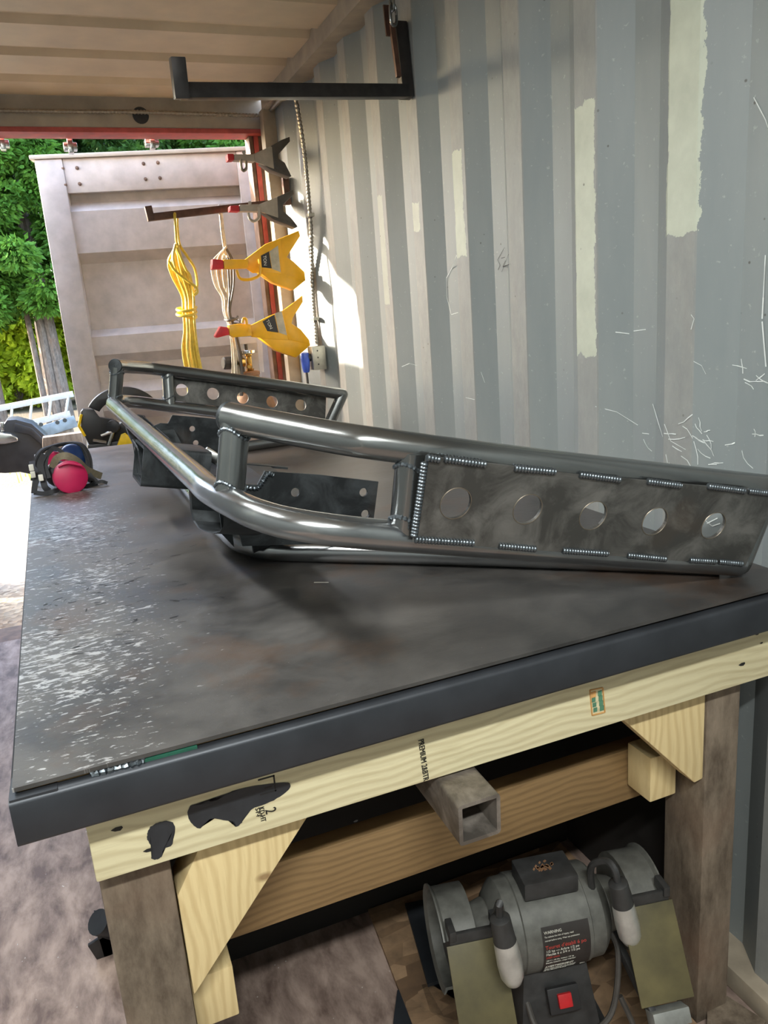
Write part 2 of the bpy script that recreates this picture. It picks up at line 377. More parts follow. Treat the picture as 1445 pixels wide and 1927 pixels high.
# ------------------------------------------------------------------ the container
WX, CZ, YE = 1.09, 2.405, 4.02
def corrugated(side):
    """vertical trapezoid corrugation along Y; side=+1 right wall"""
    prof = []
    y0 = YK-9*PIT
    for k in range(0, 20):
        y = y0+k*PIT
        prof += [(y-PIT, 0), ]  # placeholder start replaced below
    prof = []
    for k in range(0, 19):
        yk = y0+k*PIT
        # going up in Y: slope D start (outer) .. A (inner) .. end
        prof += [(yk-.073, 0.0), (yk, 0.0), (yk+.066, .036), (yk+.138, .036+.0)]
    prof = [p for p in prof if p[0] < YE-.30]
    prof.append((prof[-1][0]+.06, 0)); prof.append((YE-.12, 0))
    bm = BM(); a = []
    for y, d in prof:
        x = side*(WX+d) if side > 0 else -1.26-d
        a.append((bm.verts.new((x, y, .03)), bm.verts.new((x, y, CZ-.01)), bm.verts.new((x+side*.004, y, .03)), bm.verts.new((x+side*.004, y, CZ-.01))))
    for p, q in zip(a, a[1:]):
        bm.faces.new((p[0], q[0], q[1], p[1])); bm.faces.new((p[2], p[3], q[3], q[2]))
        bm.faces.new((p[0], p[2], q[2], q[0])); bm.faces.new((p[1], q[1], q[3], p[3]))
    bm.faces.new((a[0][0], a[0][1], a[0][3], a[0][2])); bm.faces.new((a[-1][0], a[-1][2], a[-1][3], a[-1][1]))
    return bm
wr = obj('wall_right', corrugated(1), M_wall, smooth=False); tag(wr, kind='structure')
wlft = obj('wall_left', corrugated(-1), M_wall, smooth=False); tag(wlft, kind='structure')
tag(obj('wall_back', box(BM(), (-1.31, -1.55, 0), (1.14, -1.45, CZ)), M_wall, smooth=False), kind='structure')
tag(obj('floor', box(BM(), (-1.30, -1.5, -.03), (1.135, 3.93, 0)), M_floor, smooth=False), kind='structure')
bm = BM(); prof = []
y = -1.5
while y < YE-.05:
    prof += [(y, 0), (y+.225, 0), (y+.25, .022), (y+.305, .022)]; y += .33
a = [[bm.verts.new((x, py, CZ+pz)) for py, pz in prof]+[] for x in (-1.30, 1.04)]
b = [[bm.verts.new((x, py, CZ+pz+.004)) for py, pz in prof] for x in (-1.30, 1.04)]
for s in (a, b):
    for i in range(len(prof)-1): bm.faces.new((s[0][i], s[0][i+1], s[1][i+1], s[1][i]))
obj_c = obj('ceiling', bm, M_ceil, smooth=False); tag(obj_c, kind='structure')
tag(obj('trim_1', box(BM(), (1.035, -1.5, 2.345), (1.155, YE-.1, 2.44)), M_rail, bevel=.006), kind='structure')
tag(obj('trim_2', box(BM(), (-1.33, -1.5, 2.345), (-1.21, YE-.1, 2.44)), M_rail, bevel=.006), kind='structure')
tag(obj('trim_3', box(BM(), (1.055, -1.5, .0), (1.14, YE-.15, .05)), M_rail, bevel=.004), kind='structure')
# door header with its red gasket lip and lugs
hd = obj('trim_4', box(BM(), (-1.33, YE-.05, 2.275), (1.15, YE+.09, 2.43)), M_head, bevel=.008); tag(hd, kind='structure')
obj('gasket_lip', box(BM(), (-1.2, YE-.052, 2.258), (1.06, YE+.08, 2.279)), M_red, hd, bevel=.002, label='red painted lip')
bm = BM()
obj('burn_mark', lathe(bm, (.487, YE-.0515, 2.33), (0, -1, 0), [(0, .001), (.001, .036), (.0015, .03)], 20), M_blackpaint, hd, label='black scorch mark')
for px, py, s in ((132, 275, .03), (285, 268, .032), (5, 270, .028)):
    p = atY(px, py, YE+.14); bm = BM(); box(bm, (p.x-s, p.y-.03, p.z-.02), (p.x+s, p.y+.03, p.z+.012)); box(bm, (p.x-.012, p.y-.05, p.z-.035), (p.x+.012, p.y+.01, p.z+.045))
    obj('cam_keeper', bm, M_chrome, hd, bevel=.005)
# corner post: rusty j-section with red edge
cp = obj('trim_5', box(BM(), (1.03, YE-.13, .0), (1.155, YE-.06, 2.35)), M_rail, bevel=.005); tag(cp, kind='structure')
bm = BM(); box(bm, (.985, YE+.0, 0), (1.005, YE+.09, 2.28)); box(bm, (1.03, YE+.0, 0), (1.06, YE+.09, 2.28)); box(bm, (1.06, YE-.06, 0), (1.15, YE+.09, 2.28))
obj('post_section', bm, M_post, cp, bevel=.003, label='rusty brown post profile')
obj('gasket_lip', box(BM(), (1.006, YE-.004, 0), (1.029, YE+.085, 2.28)), M_red, cp, label='red painted post edge')
cp2 = obj('trim_6', box(BM(), (-1.33, YE-.13, .0), (-1.215, YE+.09, 2.35)), M_post, bevel=.005); tag(cp2, kind='structure')
sill = obj('trim_7', box(BM(), (-1.33, 3.93, -.12), (1.15, YE+.12, -.002)), M_post, bevel=.006); tag(sill, kind='structure')

# right hand door leaf, ajar
HG, FE = V((1.075, 4.235, 0)), V((.012, 4.45, 0))
dx = (FE-HG).normalized(); dn = V((-dx.y, dx.x, 0)); dn = dn if dn.y < 0 else -dn    # dn points into the container
def dpt(s, z, d=0): return HG+dx*s+dn*d+V((0, 0, z))
DL = (FE-HG).length; ZT, ZB = 2.235, .06
door = bpy.data.objects.new('door_1', None); COL.objects.link(door); door.location = HG; tag(door, kind='structure')
bm = BM()
# corrugated panel (horizontal ribs) profile in z
pz = [(ZB, -.02), (.16, -.02), (.22, .0), (.33, .0), (.39, -.045), (.55, -.045), (.60, 0), (.70, 0), (.76, -.045), (.93, -.045), (.99, 0), (1.075, 0), (1.13, -.045), (1.225, -.045), (1.28, 0), (1.375, 0), (1.41, -.045), (1.74, -.045), (1.79, -.0), (1.99, 0), (2.035, -.045), (ZT, -.045)]
for s0, s1 in ((.10, DL-.12),):
    A = [[bm.verts.new(dpt(s, z, d)) for z, d in pz] for s in (s0, s1)]
    B = [[bm.verts.new(dpt(s, z, d-.004)) for z, d in pz] for s in (s0, s1)]
    for i in range(len(pz)-1):
        bm.faces.new((A[0][i], A[1][i], A[1][i+1], A[0][i+1])); bm.faces.new((B[0][i], B[0][i+1], B[1][i+1], B[1][i]))
obj('door_panel', bm, M_door, door, smooth=False)
def dbox(s0, s1, z0, z1, d0, d1):
    bm = BM(); return prism(bm, [dpt(s0, z0, d0), dpt(s1, z0, d0), dpt(s1, z1, d0), dpt(s0, z1, d0)], dn*(d1-d0))
obj('door_frame', dbox(DL-.13, DL, ZB, ZT, -.05, .012), M_door, door, bevel=.008)
obj('door_frame', dbox(0, .11, ZB, ZT, -.05, .012), M_door, door, bevel=.008)
obj('door_frame', dbox(.11, DL-.13, 2.075, ZT-.0, -.03, .004), M_door, door, bevel=.004)
obj('door_frame', dbox(.11, DL-.13, ZB, .14, -.05, .01), M_door, door, bevel=.004)
obj('door_gasket', dbox(-.01, DL+.02, ZT, ZT+.02, -.06, .02), M_head, door, bevel=.004, label='pale top seal strip')
for px, py in ((118, 317), (145, 316), (123, 348), (150, 346), (270, 308), (297, 306), (274, 337), (301, 335)):
    p = atP(px, py, dpt(0, 0, .005), dn); bm = BM(); lathe(bm, p-dn*.004, dn, [(0, .009), (.006, .009), (.006, .006), (.011, .005), (.012, .001)], 10)
    obj('bolt', bm, M_post, door)
# left hand leaf swung out beside the opening
door2 = bpy.data.objects.new('door_2', None); COL.objects.link(door2); door2.location = (-1.27, 4.12, 0); tag(door2, kind='structure')
obj('door_panel', box(BM(), (-1.275, 4.2, -.0), (-1.25, 5.2, 2.02)), M_door, door2)
bm = BM(); box(bm, (-1.29, 4.14, .0), (-1.235, 5.27, .12)); box(bm, (-1.29, 4.14, 2.0), (-1.235, 5.27, 2.095)); box(bm, (-1.29, 4.14, .12), (-1.235, 4.24, 2.0)); box(bm, (-1.29, 5.17, .12), (-1.235, 5.27, 2.0))
obj('door_frame', bm, M_door, door2, bevel=.004)
# scratches, chalk lines and the pencilled figure on the right wall
def scribble(name, strokes, w, mat, label=None):
    bm = BM()
    for st in strokes:
        P = []
        for (x, y) in st:
            # find the wall surface distance at this pixel
            q = atX(x, y, WX)
            for _ in range(8):
                f = ((q.y-YK)/PIT) % 1; f *= PIT
                d = (.036*min(f/.066, 1) if f < .138 else .036*(1-min((f-.138)/(PIT-.073-.138), 1)))
                q = atX(x, y, WX+d-.0012)
            P.append(q)
        for i in range(len(P)-1):
            a, b = P[i], P[i+1]; d = (b-a); 
            if d.length < 1e-4: continue
            s = d.normalized().cross(V((1, 0, 0))).normalized()*w*(.6+.5*random.random())
            bm.faces.new([bm.verts.new(p) for p in (a-s, b-s, b+s, a+s)])
    return obj(name, bm, mat, wr, smooth=False, label=label)
scribble('pencil_writing', [[(949, 466), (936, 489), (941, 499), (937, 508)], [(950, 484), (943, 486)], [(957, 478), (944, 512)], [(951, 490), (946, 502), (960, 497)]], .0011, M_ink, 'pencilled number')
scribble('chalk_line', [[(859, 480), (850, 505), (840, 523), (841, 560), (849, 592), (862, 588)], [(1418, 183), (1440, 225), (1445, 240)], [(1440, 480), (1436, 560), (1434, 600)], [(1434, 605), (1441, 690)]], .0014, M_chalk, 'white chalk outline')
sc = []
rs = random.Random(3)
for _ in range(34):
    x, y = rs.choice([(1230, 850), (1330, 850), (1400, 830), (1420, 700), (1300, 860), (1360, 820), (1290, 800)]); x += rs.uniform(-45, 30); y += rs.uniform(-40, 25)
    a = rs.uniform(-.5, 1.1); L = rs.uniform(12, 46); st = [(x, y)]
    for k in range(3): a += rs.uniform(-.5, .5); x += math.cos(a)*L/3; y += math.sin(a)*L/3; st.append((x, y))
    if all(p[0] < 1470 and p[1] < 905 for p in st): sc.append(st)
for st in ([(1228, 760), (1240, 800), (1247, 822)], [(1250, 798), (1262, 830), (1290, 846)], [(1120, 765), (1160, 775), (1200, 800)], [(1158, 625), (1184, 628)], [(1192, 623), (1215, 620)], [(1300, 620), (1306, 600), (1300, 592)], [(905, 700), (912, 720)], [(876, 748), (893, 752)], [(1305, 680), (1320, 688), (1328, 704)], [(756, 690), (770, 684), (785, 688)], [(1395, 905), (1430, 915)], [(1330, 985), (1350, 975)], [(1325, 978), (1340, 990), (1355, 985)]): sc.append(st)
scribble('scratch_marks', sc, .0010, M_chalk, 'fine white scratches')

# ------------------------------------------------------------------ ceiling strip light above the camera, and an added fill strip
t = thing('ceiling_strip_light', 'white strip light fixed to the ceiling near the workbench', 'light', (-.05, -.55, 2.40))
obj('housing', box(BM(), (-.62, -.62, 2.34), (.52, -.48, 2.404)), M_zinc, t, bevel=.005)
t = thing('ceiling_strip_light', 'added fill strip light lengthwise to the left of the ceiling above the bench', 'light', (-.62, 1.25, 2.40))
obj('housing', box(BM(), (-.69, .68, 2.34), (-.55, 1.82, 2.404)), M_zinc, t, bevel=.005)

# ------------------------------------------------------------------ the outdoors
tag(obj('ground', box(BM(), (-30, YE+.12, -.32), (30, 60, -.12)), M_gravel, smooth=False), kind='structure')
def leaves(name, clumps, per, size, mat, parent, seed, flat=.6):
    rg = np.random.default_rng(seed); Vs = []; 
    for (c, r) in clumps:
        n = per; d = rg.normal(size=(n, 3)); d /= np.linalg.norm(d, axis=1)[:, None]; rr = rg.uniform(.45, 1, n)**.5
        p = np.array(c)+d*rr[:, None]*np.array(r)
        # sprays hang outward and down
        a = d*np.array([1, 1, .2])+np.array([0, 0, -.35])+rg.normal(size=(n, 3))*.35; a /= np.linalg.norm(a, axis=1)[:, None]
        b = np.cross(a, rg.normal(size=(n, 3))); b /= np.linalg.norm(b, axis=1)[:, None]
        s = size*rg.uniform(.6, 1.4, n)[:, None]
        Vs.append(np.stack([p-a*s*.2, p+b*s*flat*.5+a*s*.4, p+a*s*1.2, p-b*s*flat*.5+a*s*.4], 1))
    Vv = np.concatenate(Vs).reshape(-1, 3); nq = len(Vv)//4
    off = np.array(wloc(parent)) if parent else 0
    me = bpy.data.meshes.new(name); me.from_pydata((Vv-off).tolist(), [], [(4*i, 4*i+1, 4*i+2, 4*i+3) for i in range(nq)])
    me.materials.append(mat); o = bpy.data.objects.new(name, me); COL.objects.link(o)
    if parent: o.parent = parent
    return o
def cedar(x, y, base, z0, z1, rad_, trunks, mat, label, seed, n=120, per=420, size=.085):
    t = thing('cedar_tree', label, 'tree', (x, y, base), 'cedar hedge beyond the yard'); rg = random.Random(seed); cl = []
    for i in range(n):
        z = z0+(z1-z0)*rg.random(); k = 1-.35*(z-z0)/(z1-z0); a = rg.uniform(0, 2*math.pi); r = rad_*k*math.sqrt(rg.uniform(.25, 1))
        cl.append(((x+math.cos(a)*r, y+math.sin(a)*r, z), (.34, .34, .26)))
    leaves('foliage', cl, per, size, mat, t, seed)
    for dx_, r, lean in trunks:
        bm = BM(); tube(bm, [(x+dx_, y, base), (x+dx_+lean*.3, y+.02, base+1.2), (x+dx_+lean, y, base+3.2), (x+dx_*.3+lean, y, z1*.8)], [r*1.15, r, r*.8, r*.3], 10); obj('trunk', bm, M_bark, t)
    return t
p = atY(82, 700, 15)
cedar(p.x, 15, -.12, 1.85, 6.2, 1.15, [(.12, .085, -.05), (-.06, .05, -.08), (.27, .10, -.10)], M_leaf, 'tall cedar with three bare trunks next to the container door', 11)
p = atY(2, 700, 15.2)
cedar(p.x-.30, 15.2, -.12, 1.75, 6.2, 1.05, [(.16, .10, 0)], M_leaf, 'tall cedar at the left edge with a single thick trunk', 12)
p = atY(60, 500, 17.5)
cedar(p.x, 17.6, -.12, 2.4, 7.5, 1.5, [(0, .16, 0)], M_leafd, 'darker cedar seen between the two front trees', 13, n=150)
p = atY(240, 270, 16)
cedar(p.x+.1, 16.2, -.12, 1.5, 7.0, 1.5, [(0, .16, 0)], M_leafd, 'dark cedar showing above the top edge of the open door', 14, n=150)
p = atY(400, 268, 16)
cedar(p.x+.9, 17, -.12, 2.0, 7.0, 1.6, [(0, .16, 0)], M_leaf, 'green cedar behind the hinge side of the open door', 15, n=120)
for (px, py, Y, r, seed, lab) in ((28, 705, 19, 1.0, 21, 'bright lime green shrub between the left tree trunks'), (122, 700, 19.5, .8, 22, 'sunlit yellow green shrub beside the door edge')):
    p = atY(px, py, Y); t = thing('leafy_shrub', lab, 'shrub', (p.x, Y, -.12)); rg = random.Random(seed)
    leaves('foliage', [((p.x+rg.uniform(-r, r), Y+rg.uniform(-.5, .5), rg.uniform(.1, 2.1)), (.3, .3, .3)) for _ in range(60)], 150, .13, M_shrub, t, seed, flat=.9)
    for k in range(4):
        bm = BM(); tube(bm, [(p.x, Y, -.12), (p.x+rg.uniform(-.4, .4), Y, 1.4)], .03, 6); obj('stem', bm, M_bark, t)
# hedge bank behind everything so the yard ends in green
hb = leaves('hedge_foliage', [((x*.9-9, 23+random.uniform(-.6, .6), z*.8+.2), (.75, .5, .6)) for x in range(24) for z in range(9)], 200, .22, M_leafd, None, 5, flat=.8)
tag(hb, 'dark dense hedge at the far end of the yard', 'hedge', kind='stuff')
# extension ladder on its edge
YL = 12.4
t = thing('extension_ladder', 'aluminium ladder lying on its edge in front of the trees', 'ladder', (-.5, YL, -.12))
a0, a1 = atY(-60, 780, YL), atY(138, 741, YL); b0, b1 = atY(-60, 826, YL), atY(132, 778, YL)
for a, b in ((a0, a1), (b0, b1)):
    bm = BM(); bar(bm, a, b, .03, .085); obj('rail', bm, M_alu, t, bevel=.004)
for px in (-20, 21, 58, 95, 129):
    k = (px+60)/198; a = a0.lerp(a1, k); b = b0.lerp(b1, k); bm = BM(); tube(bm, [a, b], .018, 10); obj('rung', bm, M_alu, t)
for px in (5, 128):
    k = (px+60)/198; b = b0.lerp(b1, k); bm = BM(); box(bm, (b.x-.08, YL-.08, -.12), (b.x+.08, YL+.08, b.z-.06)); o = obj('timber_block', bm, M_leg); tag(o, 'wooden block propping up the %s of the ladder' % ('middle' if px == 5 else 'door-side end'), 'wooden block')
YG = 11.6
bm = BM(); A, B = atY(40, 825, YG), atY(143, 792, YG); bar(bm, A, B, .05, .16)
gr = obj('galvanised_beam', bm, M_galv, bevel=.01); tag(gr, 'galvanised steel beam with bolt holes below the ladder', 'steel beam')
for px, py in ((67, 799), (77, 799), (108, 795), (122, 791)):
    q = atY(px, py, YG-.03); bm = BM(); lathe(bm, q, (0, -1, 0), [(0, .028), (.002, .028)], 12); obj('bolt_hole', bm, M_saw, gr)
q = A.lerp(B, .5); bm = BM(); box(bm, (q.x-.3, YG+.02, -.12), (q.x+.3, YG+.12, q.z-.02)); o = obj('timber_block', bm, M_leg); tag(o, 'weathered wooden block under the galvanised beam', 'wooden block')
p = atZ(118, 826, -.12); rg = random.Random(8)
bm = BM()
for _ in range(420):
    b = V((p.x+rg.gauss(0, .22), 9.6+rg.gauss(0, .3), -.12)); h = rg.uniform(.10, .36); l = V((rg.uniform(-.08, .08), rg.uniform(-.05, .05), 0))
    bm.faces.new([bm.verts.new(q) for q in (b, b+V((.012, 0, 0)), b+l+V((0, 0, h)))])
# the tuft grows near the grey beam
gt = obj('grass_tuft', bm, M_grass, smooth=False); tag(gt, 'tuft of green grass growing by the galvanised beam', 'grass', kind='stuff')
q = atY(118, 815, 9.6); gt.location = (q.x-p.x, 0, 0)
# black bumper cover of a parked vehicle, seen past the bench
YB = 5.3
t = thing('vehicle_bumper', 'black plastic vehicle bumper with a chrome pad left of the bench', 'vehicle bumper', (-.5, YB, -.12))
def pp(lst, Y): return [atY(x, y, Y) for x, y in lst]
bm = BM(); prism(bm, pp([(-260, 800), (5, 802), (12, 790), (30, 789), (60, 797), (88, 822), (96, 848), (96, 893), (58, 893), (38, 889), (10, 891), (-260, 880)], YB), (0, .22, 0)); obj('cover', bm, M_blk, t, bevel=.012)
bm = BM(); prism(bm, pp([(28, 796), (60, 806), (90, 835), (84, 842), (56, 818), (26, 812)], YB-.02), (0, .03, 0)); obj('trim_strip', bm, M_blk, t, bevel=.004)
bm = BM(); prism(bm, pp([(-60, 815), (-2, 814), (20, 816), (34, 824), (34, 831), (10, 836), (-60, 838)], YB-.07), (0, .08, 0)); obj('step_pad', bm, M_chrome, t, bevel=.01, label='bright chrome pad')
bm = BM(); prism(bm, pp([(0, 795), (7, 794), (8, 812), (0, 813)], YB-.03), (0, .04, 0)); obj('ball_mount', bm, M_chrome, t, bevel=.006)
q = atY(-120, 880, YB+.1); bm = BM(); box(bm, (q.x-.06, YB+.05, -.12), (q.x+.06, YB+.17, q.z+.05)); obj('support', bm, M_blk, t)
q = atY(-230, 880, YB+.1); bm = BM(); box(bm, (q.x-.06, YB+.05, -.12), (q.x+.06, YB+.17, q.z+.05)); obj('support', bm, M_blk, t)
YT = 4.9
t = thing('timber_beam', 'grey brown timber beam standing level behind the ear defenders', 'timber beam', (-.1, YT, -.12))
a = atY(92, 829, YT); b = atY(172, 823, YT); h = .065
bm = BM(); prism(bm, pp([(80, 824), (163, 813), (176, 843), (176, 858), (80, 862)], YT), (0, .09, 0)); obj('beam', bm, M_leg, t, bevel=.004)
for x in (a.x+.03, b.x-.05):
    obj('leg', box(BM(), (x-.03, YT+.01, -.12), (x+.03, YT+.08, a.z-.02)), M_leg, t)

# ------------------------------------------------------------------ workbench
t = thing('workbench', 'welding workbench with a scratched steel top on pale pine framing', 'workbench', (.45, 2.2, 0))
ZP = .925
c0, c1, c2, c3 = V((-.130, .860, ZP)), V((.985, .872, ZP)), V((1.05, 3.42, ZP)), V((-.187, 3.54, ZP))
c1b = V((1.055, .872, ZP))
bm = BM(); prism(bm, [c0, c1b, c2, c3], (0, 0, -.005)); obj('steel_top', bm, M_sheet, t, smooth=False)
bm = BM(); prism(bm, [c0+V((.004, .006, -.006)), c1b+V((0, .012, -.006)), c2+V((0, -.02, -.006)), c3+V((.012, -.02, -.006))], (0, 0, -.012)); obj('sub_top', bm, M_oldbeam, t, smooth=False, label='brown board under the sheet')
def chan(bm, a, b, inward, h=.058, fl=.035, th=.005):
    """C channel: web outside, flanges pointing inward"""
    a, b, n = V(a), V(b), V(inward).normalized(); d = (b-a).normalized(); z = V((0, 0, 1)); r = .006
    pr = [(fl, 0), (r, 0), (r*.3, -r*.3), (0, -r), (0, -h+r), (r*.3, -h+r*.3), (r, -h), (fl, -h), (fl, -h+th), (th, -h+th), (th, -th), (fl, -th)]
    A = [bm.verts.new(a+n*x+z*y) for x, y in pr]; B = [bm.verts.new(b+n*x+z*y) for x, y in pr]; k = len(pr)
    for i in range(k): bm.faces.new((A[i], A[(i+1) % k], B[(i+1) % k], B[i]))
    bm.faces.new(A[::-1]); bm.faces.new(B)
ZC = ZP-.010
bm = BM(); chan(bm, (-.135, .850, ZC), (1.06, .860, ZC), (0, 1, 0)); obj('front_channel', bm, M_chan, t, auto=50)
bm = BM(); chan(bm, (-.1355, .856, ZC), (-.192, 3.54, ZC), (1, 0, 0)); obj('side_channel', bm, M_chan, t, auto=50)
bm = BM(); chan(bm, (-.19, 3.545, ZC), (1.05, 3.425, ZC), (0, -1, 0)); obj('rear_channel', bm, M_chan, t, auto=50)
bm = BM(); box(bm, (-.01, .860, ZP-.0105), (.07, .864, ZP-.0065)); obj('paint_patch', bm, M_greenpaint, t, label='dark green paint left on the edge')
bm = BM()
for x0, x1 in ((-.05, .01),):
    tube(bm, [(x0+(x1-x0)*k/24, .861+.001*math.sin(k*2), ZP-.009) for k in range(25)], 1, 8, True, rf=lambda u: .004+.001*math.sin(u*60))
obj('weld_bead', bm, M_weld, t)
obj('corner_plate', box(BM(), (-.134, .852, ZC-.004), (-.085, .90, ZC+.001)), M_chan, t)
# pine apron
AY = .912
AP = box(BM(), (-.069, AY, .741), (1.046, AY+.038, .88)); apron = obj('apron_board', AP, M_pine, t, bevel=.003)
# black sprayed stains on the apron
def blob(pts, k=6, jag=0, seed=1):
    P = catmull([atY(x, y, AY-.0006) for x, y in pts+[pts[0]]], k)[:-1]; rg = random.Random(seed)
    return [p+V((rg.uniform(-jag, jag), 0, rg.uniform(-jag, jag))) for p in P]
bm = BM()
for pts, sd_ in (([(283, 1556), (300, 1547), (322, 1546), (330, 1558), (326, 1578), (322, 1592), (308, 1597), (304, 1612), (292, 1618), (284, 1614), (290, 1604), (284, 1590), (277, 1580), (278, 1566)], 1),
            ([(352, 1530), (362, 1514), (400, 1511), (430, 1492), (470, 1481), (520, 1474), (545, 1474), (541, 1488), (515, 1506), (480, 1520), (462, 1532), (455, 1548), (443, 1556), (441, 1546), (425, 1544), (400, 1540), (385, 1548), (378, 1558), (368, 1556), (358, 1546)], 2)):
    P = blob(pts, 5, .0005, sd_); vs = [bm.verts.new(p) for p in P]; f = bm.faces.new(vs)
bmesh.ops.triangulate(bm, faces=bm.faces[:])
obj('spray_stain', bm, M_blackpaint, apron, smooth=False, label='black sprayed paint stain')
# end knot cracks
for x, y, s in ((222, 1560, .006), (280, 1600, .005), (1397, 1250, .006), (1425, 1193, .004), (1433, 1210, .003), (670, 1545, .003)):
    bm = BM(); q = atY(x, y, AY-.0005); vs = [bm.verts.new(q+V((math.cos(k)*s*(1+.5*(k % 2)), 0, math.sin(k)*s*.55))) for k in range(6)]; bm.faces.new(vs); obj('knot_crack', bm, M_ink, apron, smooth=False)
# writing
def wtxt(body, px, py, px2, py2, size, mat, name='stamp', sq=.74):
    o = atY(px, py, AY-.0008); e = atY(px2, py2, AY-.0008); ux = (e-o).normalized(); uy = V((0, -1, 0)).cross(ux)
    me = text_mesh(body, size, (0, 0, 0), (1, 0, 0), (0, 1, 0))
    for v in me.vertices: v.co = o+ux*(v.co.x*sq)+uy*v.co.y+ux.cross(uy)*v.co.z
    return obj(name, me, mat, apron, smooth=False)
wtxt('PREMIUM 2&BTR', 787, 1393, 796, 1462, .0125, M_ink, 'black_stamp')
wtxt('2', 499, 1524, 503, 1545, .021, M_ink, 'black_stamp'); 
wtxt('KD-HT', 487, 1520, 491, 1545, .010, M_ink, 'black_stamp'); wtxt('S-P-F', 480, 1522, 484, 1545, .009, M_ink, 'black_stamp')
bm = BM()
q = atY(503, 1478, AY-.0008)
for lo, hi in (((-.011, -.012), (.011, -.010)), ((-.011, .010), (.011, .012)), ((.009, -.012), (.011, .012)), ((-.004, -.004), (.006, -.002))):
    box(bm, (q.x+lo[0], AY-.0008, q.z+lo[1]), (q.x+hi[0], AY+.001, q.z+hi[1]))
obj('black_stamp', bm, M_ink, apron, smooth=False)
bm = BM(); A = [atY(x, y, AY-.0008) for x, y in ((1110, 1299), (1134, 1294), (1138, 1340), (1114, 1346))]
for i in range(4): bar(bm, A[i], A[(i+1) % 4], .0015, .0022, (0, 1, 0))
box(bm, (A[0].x+.002, AY-.001, A[0].z-.014), (A[0].x+.011, AY+.0005, A[0].z-.004))
obj('orange_stamp', bm, M_orange, apron, smooth=False)
bm = BM()
for k in range(4): p_ = atY(1129+k*1.2, 1304+k*9.4, AY-.0008); box(bm, (p_.x-.0035, AY-.0008, p_.z-.0048), (p_.x+.0035, AY+.0005, p_.z+.0035))
for k in range(3): p_ = atY(1117+k*1.6, 1316+k*9.4, AY-.0008); box(bm, (p_.x-.003, AY-.0008, p_.z-.0048), (p_.x+.0035, AY+.0005, p_.z+.0025))
obj('green_stamp', bm, M_green, apron, smooth=False)
# legs
obj('leg', box(BM(), (-.069, .95, 0), (.021, 1.04, .88)), M_leg, t, bevel=.004)
obj('leg', box(BM(), (.936, .95, 0), (1.012, 1.05, .88)), M_leg, t, bevel=.004)
obj('leg', box(BM(), (-.12, 3.3, 0), (-.03, 3.39, .88)), M_leg, t, bevel=.004)
obj('leg', box(BM(), (.92, 3.28, 0), (1.01, 3.37, .88)), M_leg, t, bevel=.004)
obj('apron_board', box(BM(), (-.13, 3.395, .74), (1.03, 3.43, .88)), M_pine, t, bevel=.003)
obj('side_rail', box(BM(), (1.014, .96, .74), (1.04, 3.36, .88)), M_oldbeam, t, bevel=.002)
obj('side_rail', box(BM(), (-.09, 1.05, .76), (-.052, 3.36, .88)), M_oldbeam, t, bevel=.002)
bm = BM(); prism(bm, [(.023, .952, .497), (.023, .952, .655), (.075, .952, .739), (.215, .952, .739)], (0, .038, 0)); 
bm2 = BM(); prism(bm2, [(.023, .952, .488), (.023, .952, .655), (.073, .952, .7395), (.235, .952, .7395)], (0, .062, 0)); bm.free()
obj('brace', bm2, M_pined, t, bevel=.003, label='pale diagonal brace')
bm = BM(); prism(bm, [(.735, .952, .7395), (.934, .952, .7395), (.934, .952, .548), (.915, .952, .545)], (0, .038, 0)); obj('brace', bm, M_pined, t, bevel=.003)
bm = BM(); p_ = atY(1235, 1480, 1.0); obox(bm, (.899, 1.045, .528), (1, 0, 0), (0, 1, .0), (0, 0, 1), .030, .032, .046); obj('end_block', bm, M_pined, t, bevel=.003)
q = atY(395, 1830, 1.06); bm = BM(); box(bm, (.022, 1.0, .38), (.085, 1.075, .47)); obj('end_block', bm, M_pined, t, bevel=.003)
obj('stretcher', box(BM(), (-.02, 1.08, .445), (.935, 1.118, .556)), M_oldbeam, t, bevel=.003)
# square receiver tube welded under the apron
def sqtube(bm, a, b, w, th, up=(0, 0, 1), h=None, r=.006):
    a, b = V(a), V(b); d = (b-a).normalized(); s = d.cross(V(up)).normalized(); u = s.cross(d); h = h or w
    def ringp(hw, hh, r):
        out = []
        for cx, cy, a0 in ((hw-r, hh-r, 0), (-hw+r, hh-r, 90), (-hw+r, -hh+r, 180), (hw-r, -hh+r, 270)):
            for k in range(4): an = rad(a0+k*30); out.append((cx+math.cos(an)*r, cy+math.sin(an)*r))
        return out
    O = ringp(w/2, h/2, r); I = ringp(w/2-th, h/2-th, max(r-th, .001)); R = []
    for c in (a, b):
        R.append(([bm.verts.new(c+s*x+u*y) for x, y in O], [bm.verts.new(c+s*x+u*y) for x, y in I]))
    n = len(O)
    for i in range(n):
        j = (i+1) % n
        bm.faces.new((R[0][0][i], R[0][0][j], R[1][0][j], R[1][0][i])); bm.faces.new((R[0][1][i], R[1][1][i], R[1][1][j], R[0][1][j]))
        bm.faces.new((R[0][0][i], R[0][1][i], R[0][1][j], R[0][0][j])); bm.faces.new((R[1][0][i], R[1][0][j], R[1][1][j], R[1][1][i]))
    return bm
M_rusty = platesteel('lightly_rusted_tube', (.26, .23, .20, 1), .45)
bm = BM(); sqtube(bm, (.433, .850, .7), (.433, 1.03, .706), .066, .006); obj('receiver_tube', bm, M_rusty, t, label='open square steel tube')
obj('shade_panel_back', box(BM(), (-.05, 1.52, 0), (1.03, 1.535, .9)), M_under, t, smooth=False, label='added dark board standing in for the under-bench shade')  # added boards, back and sides, to darken the space under the bench
obj('shade_panel_side', box(BM(), (-.06, 1.22, .0), (-.05, 1.535, .76)), M_under, t, smooth=False)
